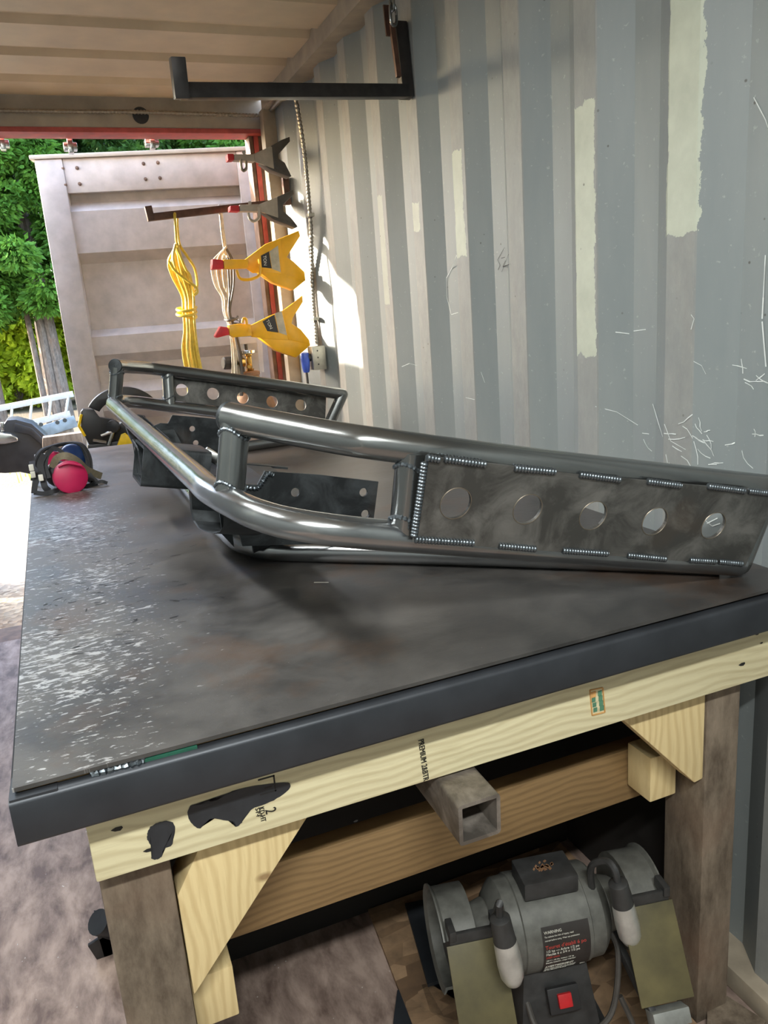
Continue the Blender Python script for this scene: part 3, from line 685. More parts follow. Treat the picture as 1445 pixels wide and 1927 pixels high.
obj('shade_panel_side', box(BM(), (1.035, 1.06, .0), (1.045, 1.535, .74)), M_under, t, smooth=False)
obj('hanger', box(BM(), (.47, 1.22, .56), (.52, 1.23, .9)), M_galv, t)

# ------------------------------------------------------------------ the tube bumper
D = .0434; R_ = D/2
AX = V((-.040, .999, .015)).normalized(); YC = 1.881
n1 = [(.181, 1.111, 1.152), (.201, 1.028, 1.147), (.229, .986, 1.139), (.266, .961, 1.130), (.306, .950, 1.120), (.375, .948, 1.102), (.586, .944, 1.049), (.984, .942, .9475)]
n2 = [(.208, 1.114, 1.267), (.241, 1.061, 1.259), (.319, .965, 1.241), (.375, .938, 1.228), (.566, .912, 1.182), (.810, .923, 1.124), (1.050, .950, 1.066)]
# the mirror works about the camera-free plane AX.(p - (0,0,1.4)) = YC
def mir(p): p = V(p)-V((0, 0, 1.4)); return p-AX*(2*(p.dot(AX)-YC))+V((0, 0, 1.4))
ident = lambda p: V(p)
bump_ = thing('tube_bumper', 'bare steel tube bumper with two five hole wing plates on the bench', 'bumper', (.45, 1.9, ZP))
B = bump_
def smoothbend(P, n=7): return catmull(P, n)
near = smoothbend(n1); far = [mir(p) for p in near][::-1]
# main hoop: near wing, centre span, far wing in one bent tube
c_in = V(n1[0]); 
pts = near[::-1]; pts = pts[:-1]
corner = V((.172, 1.165, 1.153)); pts += smoothbend([n1[0], (.170, 1.19, 1.154), (.168, 1.26, 1.155)], 4)
tail = [mir(p) for p in pts][::-1]
mid = [pts[-1].lerp(tail[0], k/10) for k in range(1, 10)]
bm = BM(); tube(bm, pts+mid+tail, R_, 28); obj('main_hoop', bm, M_tubec, B, auto=50)
for Tf, side in ((ident, -1), (mir, 1)):
    P = smoothbend([n2[0]]+n2[1:]); st = V(n2[0])+(V(n2[0])-V(n2[1])).normalized()*.012
    bm = BM(); tube(bm, [Tf(p) for p in [st]+P], R_, 28); obj('top_tube', bm, M_tube, B, auto=50)
    # rounded end cap of the top tube
    bm = BM(); e = (V(n2[0])-V(n2[1])).normalized(); lathe(bm, Tf(st), (Tf(st+e)-Tf(st)), [(-.004, R_*1.0), (.0, R_*1.03), (.003, R_*.98), (.004, R_*.6), (.0045, .001)], 24, False); obj('end_cap', bm, M_brk, B)
    # posts
    pb = V((.185, 1.108, 1.150)); pt = V((.209, 1.112, 1.262))
    bm = BM(); tube(bm, [Tf(pb), Tf(pt)], R_*.98, 24); obj('post', bm, M_tube, B)
    qb = atP(760, 1003, V(n1[5]), V((0, 1, 0))); qt = atP(775, 848, V((.42, .93, 1.2)), V((0, 1, 0)))
    bm = BM(); tube(bm, [Tf(qb), Tf(qt)], R_*.96, 24); obj('post', bm, M_tube, B)
    # weld rings at the posts
    def ring(c, ax, r, tilt=0):
        c = V(c); ax = V(ax).normalized(); u = ax.orthogonal().normalized(); w = ax.cross(u); n = 64
        bm = BM(); tube(bm, [Tf(c+(u*math.cos(k*2*math.pi/n)+w*math.sin(k*2*math.pi/n))*r+ax*(.006*math.cos(2*k*2*math.pi/n))) for k in range(n+1)], 1, 8, False, rf=lambda x: .0028+.0008*math.sin(x*150)); return bm
    d1 = (pt-pb).normalized(); d2 = (qt-qb).normalized()
    for c, d in ((pb+d1*.022, d1), (pt-d1*.017, d1), (qb+d2*.024, d2), (qt-d2*.02, d2)): obj('weld_bead', ring(c, d, R_*.96), M_weld, B)
    # wing plate with five holes
    o0 = V((.40, .936, 1.10)); nn = V((.02, -1, 0)); 
    wA, wB, wC = V((.420, .922, 1.075)), V((.98, .921, .955)), V((.60, .894, 1.16))
    nn = (wB-wA).cross(wC-wA).normalized(); nn = nn if nn.y < 0 else -nn
    ux = (wB-wA).normalized(); uy = ux.cross(nn); uy = uy if uy.z > 0 else -uy
    def loc(x, y): q = atP(x, y, wA, nn)-wA; return (q.dot(ux), q.dot(uy))
    outer = [loc(*q) for q in ((777, 1018), (1060, 1038), (1250, 1052), (1400, 1064), (1425, 1010), (1462, 925), (1300, 912), (1100, 893), (960, 876), (802, 858))]
    holes = [loc(x, y)+(r,) for x, y, r in ((856, 946, .0222), (991, 957, .0222), (1114, 969, .0222), (1230, 980, .0222), (1340, 988, .0222))]
    T0 = Tf(wA); vx = Tf(wA+ux)-T0; vy = Tf(wA+uy)-T0; vn = Tf(wA+nn)-T0
    bm = BM(); plate(bm, outer, holes, T0, vx, vy, vn, .005); wp = obj('wing_plate', bm, M_wing, B, smooth=False, label='dark plate with five round holes')
    for k, (x, y, r) in enumerate(holes):
        bm = BM(); c = T0+vx*x+vy*y; n = 40; u = vx; w = vy
        rgp = [c+vn*.0027+(u*math.cos(i*2*math.pi/n)+w*math.sin(i*2*math.pi/n))*(r+.0004) for i in range(n+1)]
        tube(bm, rgp, .0007, 6, False); obj('hole_rim', bm, M_cutedge, wp)
    segs = [((803, 861), (826, 865)), ((836, 864), (912, 874)), ((968, 881), (1043, 888)), ((1090, 893), (1166, 903)), ((1218, 906), (1280, 914)), ((1332, 915), (1400, 924)), ((1408, 924), (1452, 929)),
            ((780, 1015), (890, 1022)), ((938, 1027), (1007, 1033)), ((1058, 1036), (1143, 1042)), ((1180, 1045), (1252, 1052)), ((1297, 1054), (1345, 1057)), ((1352, 1057), (1396, 1061)), ((799, 870), (779, 1010))]
    for (a, b) in segs:
        A_ = atP(a[0], a[1], wA+nn*.003, nn); B_ = atP(b[0], b[1], wA+nn*.003, nn); L = (B_-A_).length; npt = max(12, int(L/.0007)); nb_ = L/.0048
        bm = BM(); tube(bm, [Tf(A_.lerp(B_, k/npt)) for k in range(npt+1)], 1, 10, True, rf=lambda x: .0040+.0014*abs(math.sin(x*nb_*math.pi))); obj('weld_bead', bm, M_weld, B)
    # slanted end tube
    bm = BM(); tube(bm, [Tf((.985, .943, .949)), Tf((1.052, .951, 1.065))], R_, 24); ball(bm, Tf((.985, .943, .949)), R_*1.01); ball(bm, Tf((1.052, .951, 1.065)), R_*1.0); obj('end_tube', bm, M_tube, B)
# lower hoop resting on the bench
ZL = ZP+R_
lowN = [V((.965, .962, ZL)), V((.80, 1.105, ZL)), V((.594, 1.28, ZL)), V((.40, 1.435, ZL)), V((.315, 1.51, ZL)), V((.278, 1.60, ZL)), V((.268, 1.72, ZL))]
lf = [mir(p) for p in lowN]; 
lf = [V((.965, 2.915, ZL+.012)), V((.80, 2.905, ZL)), V((.60, 2.89, ZL)), V((.42, 2.84, ZL)), V((.31, 2.74, ZL)), V((.268, 2.56, ZL)), V((.266, 2.35, ZL))]
lc = catmull(lowN, 5); lcf = catmull(lf, 5)[::-1]
bm = BM(); tube(bm, lc+[lc[-1].lerp(lcf[0], k/6) for k in range(1, 6)]+lcf, R_*.98, 24); obj('lower_hoop', bm, M_tubec, B, auto=50)
# frame brackets with bolt holes
for Tf in (ident, mir):
    Yb = 1.40; o0 = atY(600, 940, Yb); ux = V((1, 0, 0)); uy = V((0, 0, 1))
    def l2(x, y): q = atY(x, y, Yb)-o0; return (q.x, q.z)
    outer = [l2(462, 911), l2(484, 912), l2(498, 886), l2(600, 893), l2(711, 906), l2(702, 978)]
    bx, bz = outer[-1]; outer += [(bx-.004, bz-.045), (outer[0][0]-.02, outer[0][1]-.115), (outer[0][0]-.035, outer[0][1]-.01)]
    hs = [l2(555, 926)+(.0085,), l2(683, 926)+(.0085,)]
    hs += [(hs[0][0]+.005, hs[0][1]-.044, .0085), (hs[1][0]+.0, hs[1][1]-.044, .0085)]
    T0 = Tf(o0); bm = BM(); plate(bm, outer, hs, T0, Tf(o0+ux)-T0, Tf(o0+uy)-T0, V((0, 1, 0)), .006, 20); br = obj('frame_bracket', bm, M_brk, B, smooth=False, label='dark bracket plate with bolt holes')
    A_ = [atY(*q, Yb-.005) for q in ((464, 918), (484, 919), (496, 905), (505, 892), (515, 895))]
    bm = BM(); cc = catmull(A_, 14); tube(bm, [Tf(p) for p in cc], 1, 8, True, rf=lambda x: .0036+.0014*math.sin(x*80)); obj('weld_bead', bm, M_weld, br)
    # return flange towards the hoop
    bm = BM(); a = o0+V((outer[0][0]-.035, 0, outer[0][1]-.115)); prism(bm, [Tf(a), Tf(a+V((0, 0, .105))), Tf(a+V((-.02, -.01, .10))), Tf(a+V((-.02, -.01, .03)))], (0, .006, 0)); obj('gusset', bm, M_brk, B, smooth=False)
    # curved light bucket under the hoop
    rim = [atX(x, y, .19) for x, y in ((352, 890), (355, 920), (358, 958), (363, 980), (372, 993), (387, 1001), (402, 1004), (414, 1001), (420, 990), (421, 970), (420, 945))]
    cen = sum(rim, V((0, 0, 0)))/len(rim); bx_ = V((.969, 0, -.245)); rings = []; bm = BM()
    for dd, sc_ in ((0, 1), (.07, .97), (.07, .93), (.003, .955)):
        rings.append([bm.verts.new(Tf(cen+(p-cen)*sc_+bx_*dd)) for p in rim])
    for a, b in zip(rings, rings[1:]+rings[:1]):
        for k in range(len(rim)-1): bm.faces.new((a[k], a[k+1], b[k+1], b[k]))
    for k in (0, -1): bm.faces.new([r_[k] for r_ in rings])
    obj('light_bucket', bm, M_brk, B, label='dark rounded recess under the hoop')
    bm = BM(); prism(bm, [Tf(cen+(p-cen)*.95+bx_*.062) for p in rim], Tf(bx_*.004)-Tf((0, 0, 0))); obj('bucket_back', bm, M_brk, B, smooth=False)
    # strut from hoop to the lower tube
    bm = BM(); prism(bm, [Tf(p) for p in ((.262, 1.42, 1.09), (.30, 1.41, 1.09), (.335, 1.475, .97), (.285, 1.49, .95))], Tf((0, .012, 0))-Tf((0, 0, 0))); obj('gusset', bm, M_brk, B, smooth=False)
# winch tray with cross bars
bm = BM(); tx = V((.969, 0, -.245)); o = V((.26, 1.45, 1.065))
for yy, zz, w in ((1.62, 0, .03), (1.95, .0, .03), (2.22, 0.0, .03)):
    bar(bm, o+V((-.03, yy-1.45, zz-.02)), o+V((0, yy-1.45, zz-.02))+tx*.30, w, .006)
obj('winch_tray_bar', bm, M_brk, B, smooth=False)
bm = BM(); prism(bm, [(.30, 1.56, 1.02), (.27, 2.25, 1.035), (.50, 2.25, .985), (.50, 1.56, .975)], (0, 0, -.006)); obj('winch_tray', bm, M_brk, B, smooth=False)
bm = BM(); obox(bm, atY(398, 858, 1.95), (.7, -.3, -.6), (0, 1, 0), (.6, 0, .7),   .022, .005, .014); obj('tray_tab', bm, M_tube, B, bevel=.004)
# rectangular receiver box under the centre
bm = BM(); a = V((.117, 1.895, 1.098)); sqtube(bm, a, a+V((.15, .006, -.035)), .15, .006, h=.092, r=.008); obj('receiver_box', bm, M_brk, B, label='open rectangular steel tube')
bm = BM(); sqtube(bm, a-V((.0012, 0, 0)), a+V((.0004, 0, 0)), .15, .0062, h=.092, r=.008); obj('cut_edge', bm, M_chan, B, smooth=False)
bm = BM(); a = V((.36, 1.74, 1.03)); bar(bm, (.36, 2.2, 1.02), (.36, 1.5, 1.01), .05, .05); obj('cross_member', bm, M_brk, B, smooth=False)

# ------------------------------------------------------------------ ear defenders and respirator
mc = V((-.06, 2.72, ZP))
t = thing('ear_defenders', 'dark blue ear defenders with black headband on the far end of the bench', 'ear defenders', (-.03, 2.83, ZP))
def pz_(x, y, Y): q = atY(x, y, Y); q.z = max(q.z, ZP+.004); return q
for (px, py, r) in ((140, 862, .052), (112, 868, .048)):
    c = pz_(px, py, 2.86 if px == 140 else 2.93); bm = BM(); lathe(bm, c, (.45, -1, .25), [(-.035, .6*r), (-.034, r*.9), (-.02, r), (0, r*.96), (.012, r*.8), (.02, r*.45), (.022, .001)], 26); obj('ear_cup', bm, M_navy, t)
    bm = BM(); lathe(bm, c-V((.45, -1, .25)).normalized()*.052, (.45, -1, .25), [(0, r*.75), (.004, r*.95), (.014, r*.95), (.018, r*.8)], 24); obj('ear_cushion', bm, M_rubgrey, t)
bm = BM(); pts = catmull([pz_(64, 905, 2.78), pz_(66, 872, 2.80), pz_(78, 850, 2.83), pz_(98, 840, 2.87), pz_(128, 834, 2.90), pz_(152, 838, 2.87), pz_(166, 862, 2.84), pz_(169, 890, 2.80)], 6)
for off in (0, .016): tube(bm, [p+V((0, off, -off*.3)) for p in pts], .0045, 8)
obj('headband', bm, M_strap, t)
bm = BM()
for a, b in zip(pts, pts[1:]): bar(bm, a+V((0, .008, 0)), b+V((0, .008, 0)), .022, .006)
obj('headband_pad', bm, M_strap, t)
t = thing('respirator', 'half mask respirator with magenta filters and tangled black straps', 'respirator', (-.06, 2.66, ZP))
c = pz_(133, 898, 2.57)
bm = BM(); lathe(bm, c, (.15, -1, .12), [(-.03, .034), (-.028, .047), (-.012, .052), (.006, .050), (.010, .044), (.0105, .001)], 30); obj('filter', bm, M_mag, t, label='magenta round filter')
bm = BM(); tube(bm, catmull([c+V((-.03, -.012, .040)), c+V((0, -.014, .046)), c+V((.036, -.012, .034))], 5), .004, 8); obj('filter_latch', bm, M_mag, t)
c2 = pz_(102, 874, 2.72); bm = BM(); lathe(bm, c2, (-.6, -1, .1), [(-.02, .03), (-.018, .040), (0, .042), (.008, .036), (.009, .001)], 24); obj('filter', bm, M_mag, t, label='second magenta filter, mostly hidden')
bm = BM(); ball(bm, pz_(112, 892, 2.68), .045, (1.0, .8, .95)); obj('face_piece', bm, M_blk, t)
def strap(pxs, Y, w, mat, name='strap', th=.002, up=(0, -1, .3)):
    P = catmull([pz_(x, y, Y_) for (x, y), Y_ in zip(pxs, Y)], 6); bm = BM()
    A = []
    for i, p in enumerate(P):
        d = (P[min(i+1, len(P)-1)]-P[max(i-1, 0)]).normalized(); s = d.cross(V(up)).normalized(); n = s.cross(d)
        A.append([bm.verts.new(p+s*w*a+n*th*b) for a, b in ((-.5, -.5), (.5, -.5), (.5, .5), (-.5, .5))])
    for a, b in zip(A, A[1:]):
        for k in range(4): bm.faces.new((a[k], a[(k+1) % 4], b[(k+1) % 4], b[k]))
    bm.faces.new(A[0][::-1]); bm.faces.new(A[-1])
    return obj(name, bm, mat, t)
strap([(64, 928), (66, 912), (72, 892), (62, 880), (60, 868)], [2.58, 2.6, 2.62, 2.66, 2.7], .017, M_strap)
strap([(64, 927), (82, 929), (100, 925), (110, 922)], [2.585, 2.57, 2.56, 2.58], .014, M_strap)
strap([(84, 855), (76, 872), (80, 895), (84, 915), (92, 924)], [2.66, 2.64, 2.62, 2.6, 2.6], .019, M_strap)
strap([(98, 845), (88, 858), (86, 880), (92, 900)], [2.68, 2.66, 2.64, 2.62], .014, M_strap)
strap([(96, 842), (110, 846), (122, 856), (126, 860)], [2.7, 2.68, 2.66, 2.66], .012, M_strap)
strap([(100, 882), (107, 892), (118, 897)], [2.58, 2.565, 2.56], .016, M_strap)
strap([(98, 880), (108, 862), (126, 858), (146, 868), (160, 882), (176, 890), (191, 896)], [2.64, 2.62, 2.61, 2.62, 2.64, 2.66, 2.68], .022, M_olive, label if False else 'strap')
strap([(160, 886), (170, 900), (178, 908), (172, 914)], [2.66, 2.64, 2.62, 2.62], .024, M_strap)
strap([(172, 912), (190, 906), (202, 909)], [2.62, 2.6, 2.6], .010, M_strap)
strap([(120, 928), (145, 925), (165, 915), (182, 908)], [2.60, 2.6, 2.61, 2.63], .014, M_strap)
for px, py in ((59, 880), (62, 893), (77, 899)):
    c = pz_(px, py, 2.60); bm = BM(); box(bm, c-V((.007, .003, .010)), c+V((.007, .003, .010))); obj('buckle', bm, M_text, t, bevel=.002, label='white plastic buckle')

# ------------------------------------------------------------------ things beyond the bench
# miter saw on a stand
YS = 3.86
t = thing('mitre_saw', 'black and yellow mitre saw behind the far end of the bench', 'saw', (.2, YS, 0))
def flat(name, lst, Y, th, mat, label=None, bevel=.003):
    bm = BM(); prism(bm, pp(lst, Y), (0, th, 0)); return obj(name, bm, mat, t, bevel=bevel, label=label)
flat('fence', [(152, 775), (156, 770), (176, 771), (188, 786), (215, 790), (215, 835), (168, 838), (160, 822), (152, 812)], YS, .05, M_saw)
bm = BM(); cc = atY(172, 798, YS); 
tube(bm, [cc+V((-.055+.02*abs(a)/30, -.012, a*.0018)) for a in range(-28, 29, 4)], .006, 8); obj('mitre_scale', bm, M_sawy, t, label='yellow mitre scale')
bm = BM(); C0 = atY(235, 790, YS+.1); Rr = .17; P = []
for k in range(0, 25): a = rad(150-k*5.2); P.append(C0+V((math.cos(a)*Rr*1.05, 0, math.sin(a)*Rr*.92)))
for k in range(24, -1, -1): a = rad(150-k*5.2); P.append(C0+V((math.cos(a)*Rr*.74, 0, math.sin(a)*Rr*.60)))
prism(bm, P, (0, .05, 0)); obj('blade_guard', bm, M_saw, t, bevel=.002)
flat('arm', [(205, 838), (222, 800), (236, 790), (262, 815), (250, 838)], YS+.02, .06, M_saw)
flat('base', [(165, 838), (240, 828), (300, 820), (300, 850), (165, 858)], YS-.02, .22, M_saw)
flat('decal', [(219, 842), (228, 818), (236, 815), (262, 838), (262, 845)], YS-.03, .02, M_sawy, 'yellow triangular panel')
for (a, b) in (((204, 838), (214, 808)), ((190, 820), (212, 812)), ((175, 828), (200, 832))):
    bm = BM(); tube(bm, [atY(*a, YS-.04), atY(*b, YS-.04)], .008, 8); obj('handle_rod', bm, M_chrome, t)
bm = BM(); lathe(bm, atY(214, 802, YS-.03), (-.3, -1, 0), [(0, .03), (.02, .028), (.024, .01)], 16); obj('knob', bm, M_saw, t)
bz = atY(200, 850, YS).z
for x in (.06, .40):
    obj('stand_leg', box(BM(), (x-.02, YS, 0), (x+.02, YS+.04, bz+.03)), M_saw, t); 
obj('stand_shelf', box(BM(), (.02, YS-.02, bz-.02), (.45, YS+.2, bz+.02)), M_saw, t)
# gas cylinder
YCy = 3.78; c = atY(478, 712, YCy); cx = c.x-.02; cz = c.z
t = thing('gas_cylinder', 'brown gas cylinder with brass regulator behind the bumper by the door', 'gas cylinder', (cx, YCy, 0))
bm = BM(); lathe(bm, (cx, YCy, 0), (0, 0, 1), [(0, .11), (.02, .117), (cz-.16, .117), (cz-.10, .10), (cz-.055, .068), (cz-.02, .054), (cz-.012, .05)], 32); obj('body', bm, M_cyl, t)
bm = BM(); lathe(bm, (cx, YCy, cz-.014), (0, 0, 1), [(0, .052), (.006, .050), (.03, .046), (.032, .05), (.046, .05), (.05, .044), (.052, .02)], 32); obj('collar', bm, M_cyl, t, label='neck ring')
t2 = text_mesh('LIQUIDE', .030, (0, 0, 0), (1, 0, 0), (0, 1, 0), .0006)
for v in t2.vertices:
    a = -1.05+v.co.x/.054; v.co = V((cx+math.sin(a)*.0535, YCy-math.cos(a)*.0535, cz-.018+v.co.y*.9))+V((math.sin(a), -math.cos(a), 0))*(v.co.z+.003-.10*v.co.y)
obj('neck_writing', t2, M_labk, t, smooth=False)
bm = BM(); lathe(bm, (cx+.006, YCy, cz+.035), (0, 0, 1), [(0, .016), (.012, .02), (.014, .013), (.07, .013), (.075, .017), (.085, .017)], 16); lathe(bm, (cx+.006, YCy, cz+.06), (-.3, -1, 0), [(0, .014), (.035, .014), (.04, .008)], 12); obj('valve', bm, M_brass, t)
bm = BM(); lathe(bm, (cx+.0, YCy, cz+.118), (0, 0, 1), [(0, .036), (.004, .040), (.016, .040), (.02, .034)], 12); obj('handwheel', bm, M_chrome, t)
bm = BM(); lathe(bm, (cx-.02, YCy-.005, cz+.08), (-1, -.15, .06), [(0, .022), (.02, .03), (.024, .036), (.034, .036), (.04, .024)], 20); obj('regulator_body', bm, M_brass, t)
bm = BM(); lathe(bm, (cx-.055, YCy-.01, cz+.082), (-1, -.15, .06), [(0, .022), (.012, .030), (.065, .030), (.07, .026)], 10); obj('regulator_knob', bm, M_blk, t)
bm = BM(); tube(bm, [(cx-.003, YCy, cz+.13), (cx-.003, YCy, cz+.165)], .010, 10); obj('spindle', bm, M_blk, t)
bm = BM(); prism(bm, [atY(452, 634, YCy+.03), atY(492, 634, YCy+.03), atY(497, 700, YCy+.03), atY(450, 700, YCy+.03)], (0, .003, 0))
g = G('clear_plastic_guard'); g.set('Base Color', (.8, .8, .78, 1)).set('Roughness', .15).set('Alpha', .16); obj('guard', bm, g.m, t, smooth=False, label='clear plastic guard')

# ------------------------------------------------------------------ wall rack arms
def rack_arm(name, label, P, w, mats, grp):
    """P: wall top, wall bottom, arm end, upturn top"""
    t = thing(name, label, 'rack arm', P[1], grp)
    a, b, c, d = [V(p) for p in P]
    bm = BM(); bar(bm, a, b, w, w, (1, 0, 0)); obj('wall_upright', bm, mats[0], t, bevel=.003)
    bm = BM(); bar(bm, b+V((.0, 0, w*.5)), c+V((0, 0, w*.5)), w, w); obj('arm', bm, mats[0], t, bevel=.003)
    bm = BM(); bar(bm, c, d, w, w, (0, 1, 0)); obj('upturned_end', bm, mats[0], t, bevel=.003)
    e = b+V((-w*.55, -w*.52, w*.5)); bm = BM(); tube(bm, [e+V((0, 0, (k/12-.5)*w*.9)) for k in range(13)], 1, 8, True, rf=lambda u: .003+.001*math.sin(u*30)); obj('weld_bead', bm, M_weld, t)
    return t
E1 = atY(340, 172, 2.16); E1t = atY(333, 108, 2.145)
U1 = V((1.068, 2.345, 2.03)); U1t = V((1.068, 2.365, 2.215))
E1.z += .0
ra = rack_arm('rack_arm', 'black square tube rack arm nearest the camera, hung from a chain link', (U1t, U1-V((0, 0, .022)), E1+V((0, 0, .0))-V((0, 0, .018)), E1t), .036, (M_armsteel,), None)
bm = BM(); A_ = atX(727, 10, 1.03); B_ = atX(733, 68, 1.03); bar(bm, A_, B_, .006, .022, (1, 0, 0)); obj('hanger_strap', bm, M_armbrown, ra, label='brown steel hanger strap')
bm = BM(); A_ = atX(737, 45, 1.035); B_ = atX(750, 145, 1.04); bar(bm, A_, B_, .012, .014, (1, 0, 0)); obj('hanger_strap', bm, M_armbrown, ra)
def link(c, ax, up, L, r, th):
    c, ax, up = V(c), V(ax).normalized(), V(up).normalized(); P = []
    for k in range(33):
        a = k/32*2*math.pi; P.append(c+ax*math.cos(a)*r+up*(math.sin(a)*r+(L if math.sin(a) > 0 else -L)*abs(math.sin(a))**.3))
    bm = BM(); tube(bm, P, th, 8, False); return bm
ch = thing('hanging_chain', 'short steel chain hanging from the ceiling rail above the rack arm', 'chain', atX(737, -20, 1.02))
for k, (px, py) in enumerate(((740, 28), (737, 0), (741, -28), (738, -55))):
    obj('chain_link', link(atX(px, py, 1.02), (0, 1, 0) if k % 2 else (1, .3, 0), (0, 0, 1), .017, .011, .0042), M_tube, ch)
Y2 = 3.40
E2_ = atY(285, 416, 3.64); E2t = atY(278, 388, 3.64); U2 = atX(541, 386, 1.07); U2t = U2+V((0, 0, .12))
rack_arm('rack_arm', 'dark square tube rack arm holding both extension cords near the door', (U2t, U2, E2_, E2t), .030, (M_armbrown,), None)
# ------------------------------------------------------------------ extension cords hung on the far arm
def armp(px):
    return atY(px, {0: 0}.get(px, 0), Y2)
def cord(name, label, strands, mat, loc, cat='extension cord'):
    t = thing(name, label, cat, loc)
    for nm, pts, r, mt in strands:
        bm = BM(); tube(bm, catmull(pts, 8), r, 8); obj(nm, bm, mt or mat, t)
    return t
def A3(lst, Y, dy=None): return [atY(x, y, Y+(dy[i] if dy else 0)) for i, (x, y) in enumerate(lst)]
YCd = 3.655; r = .0055
st = [('hanging_loop', A3([(333, 470), (331, 440), (329, 410), (329, 401), (333, 404), (334, 430), (338, 460), (352, 482), (366, 505), (371, 535), (366, 552)], YCd, [0, -.02, -.03, 0, .03, .03, .02, 0, 0, 0, 0]), r*1.1, None)]
rs = random.Random(5)
for k in range(13):
    f = k/12; x0 = 316+f*34; x1 = 344+f*22; x2 = 345+f*20; x3 = 352+f*28; dyy = rs.uniform(-.03, .03)
    st.append(('cord_strand', A3([(329+f*4, 462+rs.uniform(-6, 8)), (x0+rs.uniform(-2, 2), 485+abs(f-.3)*30), (x0+8, 520), (x1-2, 556), (x2, 585), (x2+2, 620), (x3-8, 660), (x3, 705+rs.uniform(-4, 6)), (x3+3, 745)], YCd+dyy), r, None))
st.append(('cord_strand', A3([(318, 492), (330, 510), (352, 528), (368, 540), (371, 550), (364, 556)], YCd-.05), r*1.1, None))
wrap = []
for k in range(22):
    a = k/10*2*math.pi; wrap.append(atY(351+math.cos(a)*18, 578+k*.9+math.sin(a)*5, YCd+math.sin(a)*-.05))
st.append(('wrap_turn', wrap, r*1.15, None))
cord('extension_lead', 'yellow extension cord bundled and knotted on the far rack arm', st, M_cordy, atY(330, 405, YCd))
YCw = 3.73
st = [('hanging_loop', A3([(424, 480), (418, 440), (414, 400), (412, 388), (415, 390), (418, 415), (423, 455), (428, 485)], YCw, [0, -.02, -.03, 0, .03, .03, .02, 0]), r*1.1, None)]
for k in range(9):
    f = k/8; wob = rs.uniform(-3, 3)
    st.append(('cord_strand', A3([(425+wob*.3, 465), (402+f*36, 480+abs(f-.5)*18), (398+f*42, 505), (404+f*36, 535), (416+f*22+wob, 560), (421+f*12, 588), (430+f*10, 612), (436+f*14, 650), (437+f*22, 700), (436+f*22, 745)], YCw+rs.uniform(-.03, .03)), r*.85, None if k < 6 else M_cordd))
wrap = []
for k in range(26):
    a = k/11*2*math.pi; wrap.append(atY(434+math.cos(a)*13+k*.5, 596+k*.9+math.sin(a)*4, YCw-math.sin(a)*.045))
st.append(('wrap_turn', wrap, r*1.1, M_cordd))
cord('extension_lead', 'grey and white extension cord hanging beside the yellow one', st, M_cordw, atY(412, 390, YCw))

# ------------------------------------------------------------------ wall-hung stands with V shaped feet
def stand(label, px, Y, mat, matd, kind):
    """px: dict of pixel outlines"""
    t = thing('jack_stand', label, 'jack stand', px['o'], 'jack stands hung on the wall by the door')
    def fl(nm, lst, y, th, mt, lb=None, bv=.003):
        bm = BM(); prism(bm, [atY(a, b, y) for a, b in lst], (0, th, 0)); return obj(nm, bm, mt, t, bevel=bv, label=lb)
    fl('saddle', px['tip'], Y-.02, .05, M_redp, 'red saddle tip', .004)
    fl('neck', px['neck'], Y-.02, .045, px.get('nm', mat))
    fl('body_plate', px['body'], Y-.004, .012, mat)
    fl('foot_plate', px['foot'], Y, .012, matd)
    fl('under_flange', px['flange'], Y-.002, .06, matd)
    if 'label' in px:
        fl('label_panel', px['label'], Y-.0055, .0015, M_lab, 'pale label', 0); fl('label_panel', px['labelk'], Y-.0055, .0015, M_labk, 'black label', 0)
        q0, q1, q2 = [atY(a, b, Y-.0062) for a, b in (px['labelk'][0], px['labelk'][3], px['labelk'][1])]
        dd_ = (q1-q0).normalized(); o_ = q0+dd_*.004+(q2-q0)*.25; obj('label_writing', text_mesh('TON', .020, o_, dd_, V((0, -1, 0)).cross(dd_)), M_text, t, smooth=False)
    bm = BM(); tube(bm, catmull([atY(a, b, Y-.03) for a, b in px['hook']], 6), .0065, 8); obj('handle_hook', bm, px.get('hm', mat), t)
    bm = BM(); tube(bm, [atY(*px['pin'], Y-.03), atY(*px['pin'], Y+.05)], .008, 8); obj('ratchet_pin', bm, px.get('hm', mat), t)
    return t
YJ = 3.60
stand('grey jack stand hung highest on the wall beside the door header', dict(hold=(530, 275), o=atY(545, 300, YJ+.02),
    tip=[(428, 289), (440, 289), (441, 301), (429, 302)], neck=[(441, 290), (478, 290), (480, 304), (441, 301)], nm=M_ltgrey,
    body=[(476, 290), (509, 275), (512, 276), (516, 318), (490, 308), (476, 303)], foot=[(509, 275), (530, 263), (545, 257), (546, 266), (524, 290), (525, 299), (536, 306), (548, 330), (516, 318)],
    flange=[(490, 306), (516, 315), (549, 331), (545, 333), (510, 320)], hook=[(453, 300), (454, 315), (458, 321), (463, 317), (463, 303)], pin=(459, 287), hm=M_cutedge), YJ, M_ltgrey, M_dkgrey, 0)
stand('grey jack stand second from the top, in line with the far rack arm', dict(hold=(538, 375), o=atY(552, 395, YJ),
    tip=[(433, 387), (450, 386), (451, 398), (433, 397)], neck=[(451, 385), (487, 384), (490, 398), (452, 397)], nm=M_ltgrey,
    body=[(486, 385), (522, 370), (524, 410), (492, 399)], foot=[(522, 370), (552, 357), (553, 365), (533, 385), (534, 398), (548, 410), (560, 425), (524, 410)],
    flange=[(492, 397), (524, 408), (561, 426), (556, 429), (515, 413)], hook=[(467, 400), (470, 412), (478, 416), (487, 409), (487, 390)], pin=(470, 382), hm=M_ltgrey), YJ, M_ltgrey, M_dkgrey, 0)
